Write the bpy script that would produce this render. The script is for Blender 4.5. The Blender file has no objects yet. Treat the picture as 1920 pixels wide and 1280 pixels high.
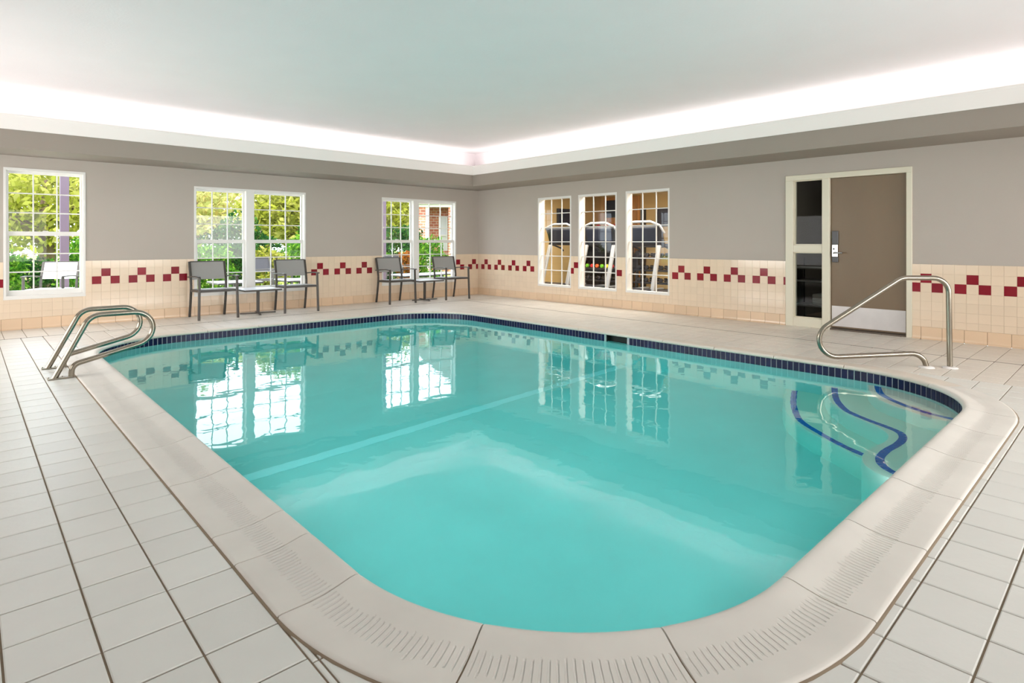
import bpy, math, random
import numpy as np
from mathutils import Vector, Matrix
random.seed(7); np.random.seed(7)
S = bpy.context.scene
COL = S.collection
PI = math.pi

# ------------------------------------------------------------------ camera
XB, YA = 8.7156, 10.536          # window wall (Y = YA) and door wall (X = XB)
X0, Y0 = -2.6, -2.6              # the two walls behind the camera
SOF, ZS, ZL0, ZL1, ZC = 0.81, 2.386, 2.621, 2.815, 3.15
cam_d = bpy.data.cameras.new('camera'); cam = bpy.data.objects.new('camera', cam_d); COL.objects.link(cam)
fw = Vector((0.680874, 0.732400, 0)); rt = Vector((0.732400, -0.680874, 0)); up = Vector((0, 0, 1))
R3 = Matrix((rt, up, -fw)).transposed()
cam.matrix_world = Matrix.Translation((0, 0, 1.2)) @ R3.to_4x4()
cam_d.sensor_width = 36; cam_d.lens = 1103.33 * 36 / 1920; cam_d.shift_y = -186.07 / 1920
cam_d.clip_start = 0.05; cam_d.clip_end = 300
S.camera = cam

# ------------------------------------------------------------------ world, sun, lamps, exposure
W = bpy.data.worlds.new('sky'); S.world = W; W.use_nodes = True
wn = W.node_tree; bg = wn.nodes['Background']
bg.inputs[0].default_value = (0.80, 0.90, 1.0, 1); bg.inputs[1].default_value = 4.2
sun = bpy.data.lights.new('sun', 'SUN'); sun.energy = 6.0; sun.angle = 0.02; sun.color = (1, 0.95, 0.85)
so = bpy.data.objects.new('sun', sun); COL.objects.link(so)
so.rotation_euler = Vector((0.30, 0.45, -0.95)).to_track_quat('-Z', 'Y').to_euler()

def area(name, loc, direction, sx, sy, power, col=(1, 1, 1), spread=PI):
    l = bpy.data.lights.new(name, 'AREA'); l.shape = 'RECTANGLE'; l.size = sx; l.size_y = sy
    l.energy = power; l.color = col; l.spread = spread
    o = bpy.data.objects.new(name, l); COL.objects.link(o); o.location = loc
    o.rotation_euler = (0, 0, 0) if direction[2] < -0.9 else Vector(direction).to_track_quat('-Z', 'Y').to_euler()
    return o
# cove lamps: tubes lying in the trough behind the white lip, shining up at the ceiling
COVE = 12.5
cx0, cx1, cy0, cy1 = X0 + SOF, XB - SOF, Y0 + SOF, YA - SOF
zt = 2.79
for nm, x, y, lx, ly in (('cove_lamp', (cx0 + cx1) / 2, cy1 + 0.16, cx1 - cx0, 0.05), ('cove_lamp', (cx0 + cx1) / 2, cy0 - 0.16, cx1 - cx0, 0.05),
                         ('cove_lamp', cx1 + 0.16, (cy0 + cy1) / 2, 0.05, cy1 - cy0), ('cove_lamp', cx0 - 0.16, (cy0 + cy1) / 2, 0.05, cy1 - cy0)):
    l = bpy.data.lights.new(nm, 'AREA'); l.shape = 'RECTANGLE'; l.size = lx; l.size_y = ly
    l.energy = COVE * max(lx, ly) / 8; l.color = (1, 0.975, 0.95)
    o = bpy.data.objects.new(nm, l); COL.objects.link(o); o.location = (x, y, zt); o.rotation_euler = (PI, 0, 0)
# unseen fill lights added on the two solid walls behind the camera
FILL_COL = (1.0, 0.985, 0.97)
area('rear_fill', (X0 + 0.03, 1.0, 1.4), (1, 0, 0), 3.6, 1.6, 4, FILL_COL, 2.1)
area('rear_fill', (X0 + 0.03, 4.6, 1.4), (1, 0, 0), 2.8, 1.6, 22, FILL_COL, 2.1)
area('rear_fill', (X0 + 0.03, 8.2, 1.25), (1, 0, 0), 3.2, 1.6, 76, FILL_COL, 2.1)
area('side_fill', (0.4, Y0 + 0.03, 1.4), (0, 1, 0), 3.0, 1.6, 15, FILL_COL, 2.1)
area('side_fill', (4.0, Y0 + 0.03, 1.4), (0, 1, 0), 2.4, 1.6, 60, FILL_COL, 2.1)
area('side_fill', (7.0, Y0 + 0.03, 1.4), (0, 1, 0), 2.4, 1.6, 42, FILL_COL, 2.1)
area('gym_lamp', (9.45, 7.2, 2.46), (0, 0, -1), 0.5, 5.4, 170, (1, 0.93, 0.82))
area('hall_lamp', (9.6, 2.6, 2.42), (0, 0, -1), 0.4, 0.4, 16, (1, 0.92, 0.8))
# unseen underwater fill, added at the two near walls to brighten the water
area('pool_fill', (1.08, 4.6, -0.5), (1, 0, -0.05), 4.6, 0.12, 11, (1, 1, 1), 2.2)
area('pool_fill', (3.0, 0.93, -0.5), (0, 1, -0.05), 2.2, 0.12, 5.5, (1, 1, 1), 2.2)

S.view_settings.view_transform = 'Standard'; S.view_settings.look = 'None'
S.view_settings.gamma = 1; S.view_settings.use_curve_mapping = False
S.view_settings.exposure = 0.5
cy = S.cycles
cy.max_bounces = 14; cy.diffuse_bounces = 6; cy.glossy_bounces = 6; cy.transmission_bounces = 10; cy.transparent_max_bounces = 24
cy.sample_clamp_indirect = 8; cy.use_denoising = True
cy.caustics_refractive = True; cy.caustics_reflective = True

# ------------------------------------------------------------------ materials
def lin(c): return tuple(((v / 255 / 12.92) if v / 255 <= 0.04045 else ((v / 255 + 0.055) / 1.055) ** 2.4) for v in c)
def mat(name, rgb, rough=0.5, metal=0.0, var=0.0, vscale=6.0, bump=0.0, bscale=40.0, spec=0.5, island=0.0, coat=0.0, srgb=True, stretch=None):
    m = bpy.data.materials.new(name); m.use_nodes = True
    nt = m.node_tree; b = nt.nodes['Principled BSDF']; L = nt.links
    c = lin(rgb) if srgb else rgb
    b.inputs['Roughness'].default_value = rough; b.inputs['Metallic'].default_value = metal
    b.inputs['Specular IOR Level'].default_value = spec; b.inputs['Coat Weight'].default_value = coat
    b.inputs['Base Color'].default_value = (*c, 1)
    tc = nt.nodes.new('ShaderNodeTexCoord'); src = tc.outputs['Object']
    if stretch:
        mp = nt.nodes.new('ShaderNodeMapping'); mp.inputs['Scale'].default_value = stretch; L.new(src, mp.inputs[0]); src = mp.outputs[0]
    if var > 0 or island > 0:
        hsv = nt.nodes.new('ShaderNodeHueSaturation'); hsv.inputs['Color'].default_value = (*c, 1)
        val = None
        if var > 0:
            n = nt.nodes.new('ShaderNodeTexNoise'); n.inputs['Scale'].default_value = vscale; n.inputs['Detail'].default_value = 4
            L.new(src, n.inputs['Vector'])
            mr = nt.nodes.new('ShaderNodeMapRange'); mr.inputs[1].default_value = 0.25; mr.inputs[2].default_value = 0.75
            mr.inputs[3].default_value = 1 - var; mr.inputs[4].default_value = 1 + var
            L.new(n.outputs[0], mr.inputs[0]); val = mr.outputs[0]
        if island > 0:
            oi = nt.nodes.new('ShaderNodeObjectInfo'); gi = nt.nodes.new('ShaderNodeNewGeometry')
            ad = nt.nodes.new('ShaderNodeMath'); ad.operation = 'ADD'; L.new(oi.outputs['Random'], ad.inputs[0]); L.new(gi.outputs['Random Per Island'], ad.inputs[1])
            fr = nt.nodes.new('ShaderNodeMath'); fr.operation = 'FRACT'; L.new(ad.outputs[0], fr.inputs[0])
            m2 = nt.nodes.new('ShaderNodeMapRange'); m2.inputs[3].default_value = 1 - island; m2.inputs[4].default_value = 1 + island
            L.new(fr.outputs[0], m2.inputs[0])
            if val is not None:
                mu = nt.nodes.new('ShaderNodeMath'); mu.operation = 'MULTIPLY'; L.new(val, mu.inputs[0]); L.new(m2.outputs[0], mu.inputs[1]); val = mu.outputs[0]
            else: val = m2.outputs[0]
        L.new(val, hsv.inputs['Value']); L.new(hsv.outputs[0], b.inputs['Base Color'])
    if bump > 0:
        n = nt.nodes.new('ShaderNodeTexNoise'); n.inputs['Scale'].default_value = bscale; n.inputs['Detail'].default_value = 3
        L.new(src, n.inputs['Vector'])
        bp = nt.nodes.new('ShaderNodeBump'); bp.inputs['Strength'].default_value = bump; bp.inputs['Distance'].default_value = 0.01
        L.new(n.outputs[0], bp.inputs['Height']); L.new(bp.outputs[0], b.inputs['Normal'])
    return m

M = {}
M['paint'] = mat('wall_paint', (184, 175, 166), 0.75, var=0.02, vscale=1.5, bump=0.15, bscale=160)
M['ceil'] = mat('ceiling_paint', (239, 232, 234), 0.9, var=0.012, vscale=2, bump=0.12, bscale=50, spec=0.2)
M['lip'] = mat('cove_paint', (236, 232, 228), 0.6)
M['grout'] = mat('deck_grout', (140, 124, 104), 0.9, var=0.15, vscale=3)
M['joint'] = mat('movement_joint', (104, 92, 82), 0.8)
M['deck'] = mat('deck_tile_glaze', (222, 221, 215), 0.34, var=0.03, vscale=3, bump=0.12, bscale=25, island=0.035)
M['deckwarm'] = mat('deck_tile_glaze_far', (222, 215, 205), 0.36, var=0.03, vscale=3, bump=0.1, bscale=25, island=0.035)
M['wgrout'] = mat('wall_grout', (232, 211, 186), 0.8)
M['wtile'] = mat('wall_tile_glaze', (232, 211, 186), 0.12, var=0.015, vscale=6, island=0.022)
M['btile'] = mat('base_tile_glaze', (229, 200, 168), 0.22, var=0.03, vscale=5, island=0.05)
M['bgrout'] = mat('base_grout', (150, 120, 95), 0.8)
M['red'] = mat('red_tile_glaze', (140, 22, 40), 0.10, var=0.05, vscale=30, island=0.12)
M['blue'] = mat('blue_tile_glaze', (14, 20, 62), 0.3, spec=0.25, var=0.06, vscale=30, island=0.2)
M['stepblue'] = mat('step_blue_tile', (0, 112, 205), 0.2, island=0.12)
M['wlgrout'] = mat('waterline_grout', (196, 194, 200), 0.8)
M['white'] = mat('white_frame_paint', (232, 230, 226), 0.4)
M['cream'] = mat('cream_door_frame', (222, 216, 196), 0.45)
M['brown'] = mat('door_brown', (120, 100, 76), 0.42, var=0.05, vscale=3, stretch=(1, 1, 0.3))
M['kick'] = mat('kick_plate', (196, 192, 190), 0.38, metal=0.4, var=0.06, vscale=6)
M['black'] = mat('black_plastic', (22, 22, 24), 0.3)
M['steel'] = mat('brushed_steel', (156, 148, 134), 0.24, metal=1.0, var=0.04, vscale=20)
M['chrome'] = mat('chrome', (170, 170, 172), 0.3, metal=1.0)
M['chairmetal'] = mat('chair_powdercoat', (74, 70, 66), 0.42, metal=0.3)
M['sling'] = mat('sling_fabric', (160, 159, 156), 0.75, var=0.05, vscale=180, bump=0.3, bscale=300)
M['slingd'] = mat('sling_fabric_dark', (60, 60, 66), 0.75)
M['slingw'] = mat('sling_fabric_white', (205, 205, 212), 0.7, bump=0.3, bscale=300)
M['tabletop'] = mat('table_top', (214, 216, 222), 0.3)
M['rubber'] = mat('rubber_foot', (60, 58, 56), 0.8)
M['plaster'] = mat('pool_plaster', (216, 235, 231), 0.7, var=0.04, vscale=2.2)
M['stepplaster'] = mat('step_plaster', (244, 244, 232), 0.7)
M['soffit'] = mat('soffit_shaded_paint', (150, 141, 131), 0.75, var=0.02, vscale=1.5, bump=0.15, bscale=160)  # wall taupe darkened, the soffit's shade is put into the colour
M['dark'] = mat('dark_hollow', (16, 26, 24), 0.6)
M['gymwall'] = mat('gym_wall', (230, 196, 132), 0.8)
M['gymceil'] = mat('gym_ceiling', (92, 104, 104), 0.8)
M['gymfloor'] = mat('gym_floor', (70, 66, 66), 0.7, var=0.1, vscale=20)
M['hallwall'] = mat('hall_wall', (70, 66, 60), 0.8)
M['tsilver'] = mat('treadmill_silver', (190, 194, 198), 0.35, metal=0.5)
M['tblack'] = mat('treadmill_black', (30, 32, 40), 0.4)
M['screen'] = mat('screen_glass', (20, 34, 60), 0.35)
M['towel'] = mat('towel', (236, 238, 238), 0.95, bump=0.5, bscale=90)
M['bark'] = mat('bark', (92, 74, 58), 0.9, var=0.25, vscale=8, bump=0.5, bscale=20)
M['lawn'] = mat('lawn', (140, 168, 60), 0.95, var=0.25, vscale=3)
M['patio'] = mat('patio_concrete', (206, 200, 192), 0.85, var=0.06, vscale=3)
M['mauve'] = mat('mauve_post', (92, 78, 92), 0.6)
M['roof'] = mat('roof_shingle', (120, 112, 108), 0.9, var=0.15, vscale=12)
M['road'] = mat('asphalt', (120, 120, 122), 0.9)
M['mulch'] = mat('mulch', (84, 66, 50), 0.95, var=0.3, vscale=14)
for nm, c in (('orange', (226, 104, 40)), ('green', (110, 190, 40)), ('redball', (196, 40, 44)), ('yellow', (232, 200, 50)), ('purple', (96, 70, 140))):
    M[nm] = mat('rubber_' + nm, c, 0.5)

def glass_pane(name, tint=(1, 1, 1), ior=1.5, refl=1.0):
    m = bpy.data.materials.new(name); m.use_nodes = True; nt = m.node_tree; nt.nodes.clear()
    o = nt.nodes.new('ShaderNodeOutputMaterial'); mx = nt.nodes.new('ShaderNodeMixShader')
    fr = nt.nodes.new('ShaderNodeFresnel'); fr.inputs[0].default_value = ior
    mu = nt.nodes.new('ShaderNodeMath'); mu.operation = 'MULTIPLY'; mu.inputs[1].default_value = refl
    t = nt.nodes.new('ShaderNodeBsdfTransparent'); t.inputs[0].default_value = (*tint, 1)
    g = nt.nodes.new('ShaderNodeBsdfGlossy'); g.inputs['Roughness'].default_value = 0.0
    gm = nt.nodes.new('ShaderNodeNewGeometry'); om = nt.nodes.new('ShaderNodeMath'); om.operation = 'SUBTRACT'; om.inputs[0].default_value = refl
    nt.links.new(gm.outputs['Backfacing'], om.inputs[1]); om.use_clamp = True; nt.links.new(om.outputs[0], mu.inputs[1])
    nt.links.new(fr.outputs[0], mu.inputs[0]); nt.links.new(mu.outputs[0], mx.inputs[0])
    nt.links.new(t.outputs[0], mx.inputs[1]); nt.links.new(g.outputs[0], mx.inputs[2]); nt.links.new(mx.outputs[0], o.inputs[0])
    return m
M['pane'] = glass_pane('window_glass'); M['dpane'] = glass_pane('smoked_glass', (0.72, 0.74, 0.74), 1.5, 0.15)

def water_mat():
    m = bpy.data.materials.new('pool_water'); m.use_nodes = True; nt = m.node_tree; nt.nodes.clear(); L = nt.links
    o = nt.nodes.new('ShaderNodeOutputMaterial'); g = nt.nodes.new('ShaderNodeBsdfGlass')
    g.inputs['IOR'].default_value = 1.333; g.inputs['Roughness'].default_value = 0.0; g.inputs['Color'].default_value = (1, 1, 1, 1)
    tc = nt.nodes.new('ShaderNodeTexCoord')
    n = nt.nodes.new('ShaderNodeTexNoise'); n.inputs['Scale'].default_value = 3.2; n.inputs['Detail'].default_value = 2; n.inputs['Distortion'].default_value = 0.4
    n2 = nt.nodes.new('ShaderNodeTexNoise'); n2.inputs['Scale'].default_value = 14; n2.inputs['Detail'].default_value = 1
    L.new(tc.outputs['Object'], n.inputs['Vector']); L.new(tc.outputs['Object'], n2.inputs['Vector'])
    ad = nt.nodes.new('ShaderNodeMath'); ad.operation = 'MULTIPLY_ADD'; ad.inputs[1].default_value = 0.14
    L.new(n2.outputs[0], ad.inputs[0]); L.new(n.outputs[0], ad.inputs[2])
    b = nt.nodes.new('ShaderNodeBump'); b.inputs['Strength'].default_value = 0.2; b.inputs['Distance'].default_value = 0.008
    L.new(ad.outputs[0], b.inputs['Height']); L.new(b.outputs[0], g.inputs['Normal'])
    a = nt.nodes.new('ShaderNodeVolumeAbsorption'); a.inputs['Color'].default_value = (0.0, 0.972, 0.982, 1); a.inputs['Density'].default_value = 0.43
    L.new(g.outputs[0], o.inputs['Surface']); L.new(a.outputs[0], o.inputs['Volume'])
    return m
M['water'] = water_mat()

def brick_mat(name, c1, c2, mortar):
    m = mat(name, c1, 0.85); nt = m.node_tree; b = nt.nodes['Principled BSDF']
    br = nt.nodes.new('ShaderNodeTexBrick'); tc = nt.nodes.new('ShaderNodeTexCoord'); mp = nt.nodes.new('ShaderNodeMapping')
    mp.inputs['Rotation'].default_value = (PI / 2, 0, 0)
    br.inputs['Color1'].default_value = (*lin(c1), 1); br.inputs['Color2'].default_value = (*lin(c2), 1); br.inputs['Mortar'].default_value = (*lin(mortar), 1)
    br.inputs['Scale'].default_value = 2.4; br.inputs['Mortar Size'].default_value = 0.02
    nt.links.new(tc.outputs['Object'], mp.inputs[0]); nt.links.new(mp.outputs[0], br.inputs[0]); nt.links.new(br.outputs[0], b.inputs['Base Color'])
    return m
M['brick'] = brick_mat('sunlit_brick', (190, 120, 96), (168, 96, 78), (204, 190, 176))

def leaf_mat(name, ca, cb, cc, trans=0.45):
    m = bpy.data.materials.new(name); m.use_nodes = True; nt = m.node_tree; nt.nodes.clear(); L = nt.links
    o = nt.nodes.new('ShaderNodeOutputMaterial'); mx = nt.nodes.new('ShaderNodeMixShader'); mx.inputs[0].default_value = trans
    d = nt.nodes.new('ShaderNodeBsdfDiffuse'); t = nt.nodes.new('ShaderNodeBsdfTranslucent')
    g = nt.nodes.new('ShaderNodeNewGeometry'); r = nt.nodes.new('ShaderNodeValToRGB')
    r.color_ramp.elements[0].color = (*lin(ca), 1); r.color_ramp.elements[1].color = (*lin(cc), 1)
    e = r.color_ramp.elements.new(0.5); e.color = (*lin(cb), 1)
    L.new(g.outputs['Random Per Island'], r.inputs[0]); L.new(r.outputs[0], d.inputs[0]); L.new(r.outputs[0], t.inputs[0])
    L.new(d.outputs[0], mx.inputs[1]); L.new(t.outputs[0], mx.inputs[2]); L.new(mx.outputs[0], o.inputs[0])
    return m
M['leafyellow'] = leaf_mat('spring_leaves', (96, 100, 36), (138, 142, 48), (160, 156, 84))
M['leafpale'] = leaf_mat('pale_leaves', (150, 150, 84), (176, 174, 108), (160, 140, 84))
M['leafgreen'] = leaf_mat('shrub_leaves', (36, 76, 24), (70, 122, 32), (124, 160, 54))
M['leafdark'] = leaf_mat('dark_leaves', (18, 44, 22), (36, 76, 36), (66, 106, 44))
M['leaforange'] = leaf_mat('orange_leaves', (120, 62, 24), (150, 86, 32), (120, 104, 32))

# ------------------------------------------------------------------ mesh helpers
class MB:
    def __init__(s): s.v = []; s.f = []; s.sm = []; s.uv = None
    def add(s, vs, fs, smooth=False):
        b = len(s.v); s.v += [tuple(p) for p in vs]; s.f += [tuple(i + b for i in f) for f in fs]; s.sm += [smooth] * len(fs); return s
    def box(s, x0, x1, y0, y1, z0, z1):
        return s.add([(x0, y0, z0), (x1, y0, z0), (x1, y1, z0), (x0, y1, z0), (x0, y0, z1), (x1, y0, z1), (x1, y1, z1), (x0, y1, z1)],
                     [(0, 3, 2, 1), (4, 5, 6, 7), (0, 1, 5, 4), (1, 2, 6, 5), (2, 3, 7, 6), (3, 0, 4, 7)])
    def cbox(s, c, h, R=None, bev=0.004):
        """box with chamfered edges, centre c, half sizes h, optional rotation"""
        bev = min(bev, min(h) * 0.45); pts = []; idx = {}
        for sx in (-1, 1):
            for sy in (-1, 1):
                for sz in (-1, 1):
                    for k in range(3):
                        p = [sx * (h[0] - (bev if k != 0 else 0)), sy * (h[1] - (bev if k != 1 else 0)), sz * (h[2] - (bev if k != 2 else 0))]
                        idx[(sx, sy, sz, k)] = len(pts); pts.append(Vector(p))
        F = []
        for k in range(3):
            for sg in (-1, 1):
                a, b2 = [i for i in range(3) if i != k]; q = []
                for (u, w) in ((-1, -1), (1, -1), (1, 1), (-1, 1)):
                    t = [0, 0, 0]; t[k] = sg; t[a] = u; t[b2] = w; q.append(idx[(t[0], t[1], t[2], k)])
                n = (pts[q[1]] - pts[q[0]]).cross(pts[q[2]] - pts[q[0]])
                if n[k] * sg < 0: q.reverse()
                F.append(q)
        def quad(q):
            c0 = sum((pts[i] for i in q), Vector()) / len(q); n = (pts[q[1]] - pts[q[0]]).cross(pts[q[2]] - pts[q[0]])
            if n.dot(c0) < 0: q.reverse()
            F.append(q)
        for k in range(3):
            a, b2 = [i for i in range(3) if i != k]
            for u in (-1, 1):
                for w in (-1, 1):
                    def g(e, kk):
                        t = [0, 0, 0]; t[k] = e; t[a] = u; t[b2] = w; return idx[(t[0], t[1], t[2], kk)]
                    quad([g(-1, a), g(1, a), g(1, b2), g(-1, b2)])
        for sx in (-1, 1):
            for sy in (-1, 1):
                for sz in (-1, 1): quad([idx[(sx, sy, sz, 0)], idx[(sx, sy, sz, 1)], idx[(sx, sy, sz, 2)]])
        c = Vector(c)
        return s.add([c + (R @ p if R else p) for p in pts], F)
    def bar(s, a, b, w, h, bev=0.004, ref=(0, 0, 1)):
        a = Vector(a); b = Vector(b); d = (b - a); L = d.length; d.normalize(); rf = Vector(ref)
        if abs(d.dot(rf)) > 0.98: rf = Vector((0, 1, 0))
        x = d.cross(rf).normalized(); z = x.cross(d).normalized()
        R = Matrix((x, d, z)).transposed()
        return s.cbox((a + b) / 2, (w / 2, L / 2, h / 2), R, bev)
    def tube(s, pts, r, seg=12, cap=True):
        pts = [Vector(p) for p in pts]; n = len(pts); rings = []
        rr = r if isinstance(r, (list, tuple)) else [r] * n
        t0 = (pts[1] - pts[0]).normalized(); u = t0.orthogonal().normalized()
        for i in range(n):
            t = (pts[min(i + 1, n - 1)] - pts[max(i - 1, 0)]).normalized()
            u = (u - t * u.dot(t)).normalized(); w = t.cross(u)
            rings.append([pts[i] + (u * math.cos(2 * PI * k / seg) + w * math.sin(2 * PI * k / seg)) * rr[i] for k in range(seg)])
        vs = [p for r_ in rings for p in r_]; fs = []
        for i in range(n - 1):
            for k in range(seg): fs.append((i * seg + k, i * seg + (k + 1) % seg, (i + 1) * seg + (k + 1) % seg, (i + 1) * seg + k))
        s.add(vs, fs, True)
        if cap: s.add(rings[0], [tuple(range(seg))[::-1]]); s.add(rings[-1], [tuple(range(seg))])
        return s
    def lathe(s, c, prof, seg=24, axis='z'):
        c = Vector(c); vs = []; fs = []
        for r, z in prof:
            for k in range(seg):
                a = 2 * PI * k / seg; p = Vector((r * math.cos(a), r * math.sin(a), z))
                if axis == 'x': p = Vector((p.z, p.x, p.y))
                if axis == 'y': p = Vector((p.y, p.z, p.x))
                vs.append(c + p)
        for i in range(len(prof) - 1):
            for k in range(seg): fs.append((i * seg + k, i * seg + (k + 1) % seg, (i + 1) * seg + (k + 1) % seg, (i + 1) * seg + k))
        s.add(vs, fs, True)
        s.add(vs[:seg], [tuple(range(seg))[::-1]]); s.add(vs[-seg:], [tuple(range(seg))])
        return s
    def prism(s, poly, z0, z1):
        n = len(poly); vs = [(x, y, z0) for x, y in poly] + [(x, y, z1) for x, y in poly]
        return s.add(vs, [tuple(range(n))[::-1], tuple(range(n, 2 * n))] + [(i, (i + 1) % n, (i + 1) % n + n, i + n) for i in range(n)])
    def mesh(s, name, m):
        me = bpy.data.meshes.new(name); me.from_pydata(s.v, [], s.f)
        me.polygons.foreach_set('use_smooth', s.sm)
        for mm in (m if isinstance(m, (list, tuple)) else [m]): me.materials.append(mm)
        me.update(); return me
    def build(s, name, m, parent=None, loc=None):
        return link(name, s.mesh(name, m), parent, loc)
def link(name, me, parent=None, loc=None):
    o = bpy.data.objects.new(name, me); COL.objects.link(o)
    if parent: o.parent = parent
    if loc is not None: o.location = loc
    return o
def empty(name, loc=(0, 0, 0), rz=0):
    o = bpy.data.objects.new(name, None); COL.objects.link(o); o.location = loc; o.rotation_euler = (0, 0, rz)
    o.empty_display_size = 0.1; return o
def tag(o, label=None, cat=None, group=None, kind=None):
    if label: o['label'] = label
    if cat: o['category'] = cat
    if group: o['group'] = group
    if kind: o['kind'] = kind
    return o
def copy_tree(o, parent=None):
    c = o.copy(); COL.objects.link(c)
    if parent: c.parent = parent
    for ch in list(o.children): copy_tree(ch, c)
    return c
def fillet(pts, rs, n=8):
    """polyline in 2D with rounded corners"""
    out = [Vector(pts[0])]
    for i in range(1, len(pts) - 1):
        p = Vector(pts[i]); a = (Vector(pts[i - 1]) - p).normalized(); b = (Vector(pts[i + 1]) - p).normalized(); r = rs[i]
        th = a.angle(b); L = r / math.tan(th / 2); c = p + (a + b).normalized() * (r / math.sin(th / 2))
        s0 = p + a * L - c; s1 = p + b * L - c; ang = s0.angle_signed(s1) if len(s0) == 2 else 0
        a0 = math.atan2(s0.y, s0.x); a1 = math.atan2(s1.y, s1.x); d = (a1 - a0 + PI) % (2 * PI) - PI
        m_ = max(3, int(n * abs(d) / (PI / 2)))
        for k in range(m_ + 1): out.append(c + Vector((math.cos(a0 + d * k / m_), math.sin(a0 + d * k / m_))) * r)
    out.append(Vector(pts[-1])); return out

# ------------------------------------------------------------------ pool outline
PX0, PX1, PY0, PY1, PR = 1.03, 6.10, 0.875, 8.48, 1.05
def outline_path(off=0.0, step=0.05):
    """closed list of (x, y, s, nx, ny) counter-clockwise from the straight near side; s measured on the inner edge"""
    res = []; s = 0.0
    corners = [(PX1 - PR, PY0 + PR, -PI / 2), (PX1 - PR, PY1 - PR, 0), (PX0 + PR, PY1 - PR, PI / 2), (PX0 + PR, PY0 + PR, PI)]
    sides = [((PX0 + PR, PY0), (PX1 - PR, PY0), (0, -1)), ((PX1, PY0 + PR), (PX1, PY1 - PR), (1, 0)), ((PX1 - PR, PY1), (PX0 + PR, PY1), (0, 1)), ((PX0, PY1 - PR), (PX0, PY0 + PR), (-1, 0))]
    return corners, sides
CORN, SIDES = outline_path()
LS = [PX1 - PX0 - 2 * PR, PY1 - PY0 - 2 * PR] * 2; LA = PR * PI / 2
PER = sum(LS) + 4 * LA
def P(s, off=0.0):
    """point of the pool edge at arc length s (inner edge), moved outward by off; returns x, y, nx, ny"""
    s %= PER
    for i in range(4):
        if s <= LS[i]:
            (a, b, n) = SIDES[i]; t = s / LS[i]
            return (a[0] + (b[0] - a[0]) * t + n[0] * off, a[1] + (b[1] - a[1]) * t + n[1] * off, n[0], n[1])
        s -= LS[i]
        if s <= LA:
            c = CORN[i]; a = c[2] + s / PR
            return (c[0] + math.cos(a) * (PR + off), c[1] + math.sin(a) * (PR + off), math.cos(a), math.sin(a))
        s -= LA
    return P(0, off)
def s_of(x, y):
    """arc length of the nearest edge point"""
    best = min(range(int(PER / 0.01)), key=lambda k: (P(k * 0.01)[0] - x) ** 2 + (P(k * 0.01)[1] - y) ** 2)
    return best * 0.01
def sd(x, y):
    """signed distance to the pool edge, negative inside"""
    cx_, cy_ = (PX0 + PX1) / 2, (PY0 + PY1) / 2
    qx = abs(x - cx_) - ((PX1 - PX0) / 2 - PR); qy = abs(y - cy_) - ((PY1 - PY0) / 2 - PR)
    return math.hypot(max(qx, 0), max(qy, 0)) + min(max(qx, qy), 0) - PR
CW = 0.30
WZ = -0.085

# ------------------------------------------------------------------ floor
def wall_boxes(u0, u1, z0, z1, holes, fn, mb):
    us = sorted({u0, u1, *[h[0] for h in holes], *[h[1] for h in holes]}); zs = sorted({z0, z1, *[h[2] for h in holes], *[h[3] for h in holes]})
    us = [u for u in us if u0 <= u <= u1]; zs = [z for z in zs if z0 <= z <= z1]
    for i in range(len(us) - 1):
        for j in range(len(zs) - 1):
            um = (us[i] + us[i + 1]) / 2; zm = (zs[j] + zs[j + 1]) / 2
            if any(h[0] < um < h[1] and h[2] < zm < h[3] for h in holes): continue
            fn(mb, us[i], us[i + 1], zs[j], zs[j + 1])

mb = MB(); N = 160
ss = [PER * k / N for k in range(N)]
inn = [P(s, 0.12)[:2] for s in ss]
cxm, cym = (PX0 + PX1) / 2, (PY0 + PY1) / 2
def to_rect(x, y):
    dx, dy = x - cxm, y - cym; t = 1e9
    if dx > 0: t = min(t, (XB - cxm) / dx)
    if dx < 0: t = min(t, (X0 - cxm) / dx)
    if dy > 0: t = min(t, (YA - cym) / dy)
    if dy < 0: t = min(t, (Y0 - cym) / dy)
    return (cxm + dx * t, cym + dy * t)
rings = []
for i in range(N):
    rings.append((inn[i], to_rect(*inn[i])))
vs = []; fs = []
def side(p):
    e = 1e-4
    return 0 if abs(p[0] - XB) < e else 1 if abs(p[1] - YA) < e else 2 if abs(p[0] - X0) < e else 3
cornerpt = {(3, 0): (XB, Y0), (0, 1): (XB, YA), (1, 2): (X0, YA), (2, 3): (X0, Y0)}
for i in range(N):
    a, b = rings[i]; c, d = rings[(i + 1) % N]
    poly = [a, b] + ([cornerpt[(side(b), side(d))]] if side(b) != side(d) else []) + [d, c]
    base = len(vs); vs += [(p[0], p[1], -0.006) for p in poly] + [(a[0], a[1], -0.14), (c[0], c[1], -0.14)]
    fs.append(tuple(base + k for k in range(len(poly)))); n_ = len(poly)
    fs.append((base + n_, base, base + n_ - 1, base + n_ + 1))
mb.add(vs, fs)
floor = tag(mb.build('floor', M['grout']), 'pale square-tiled pool deck with grey-brown grout', kind='structure')

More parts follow.
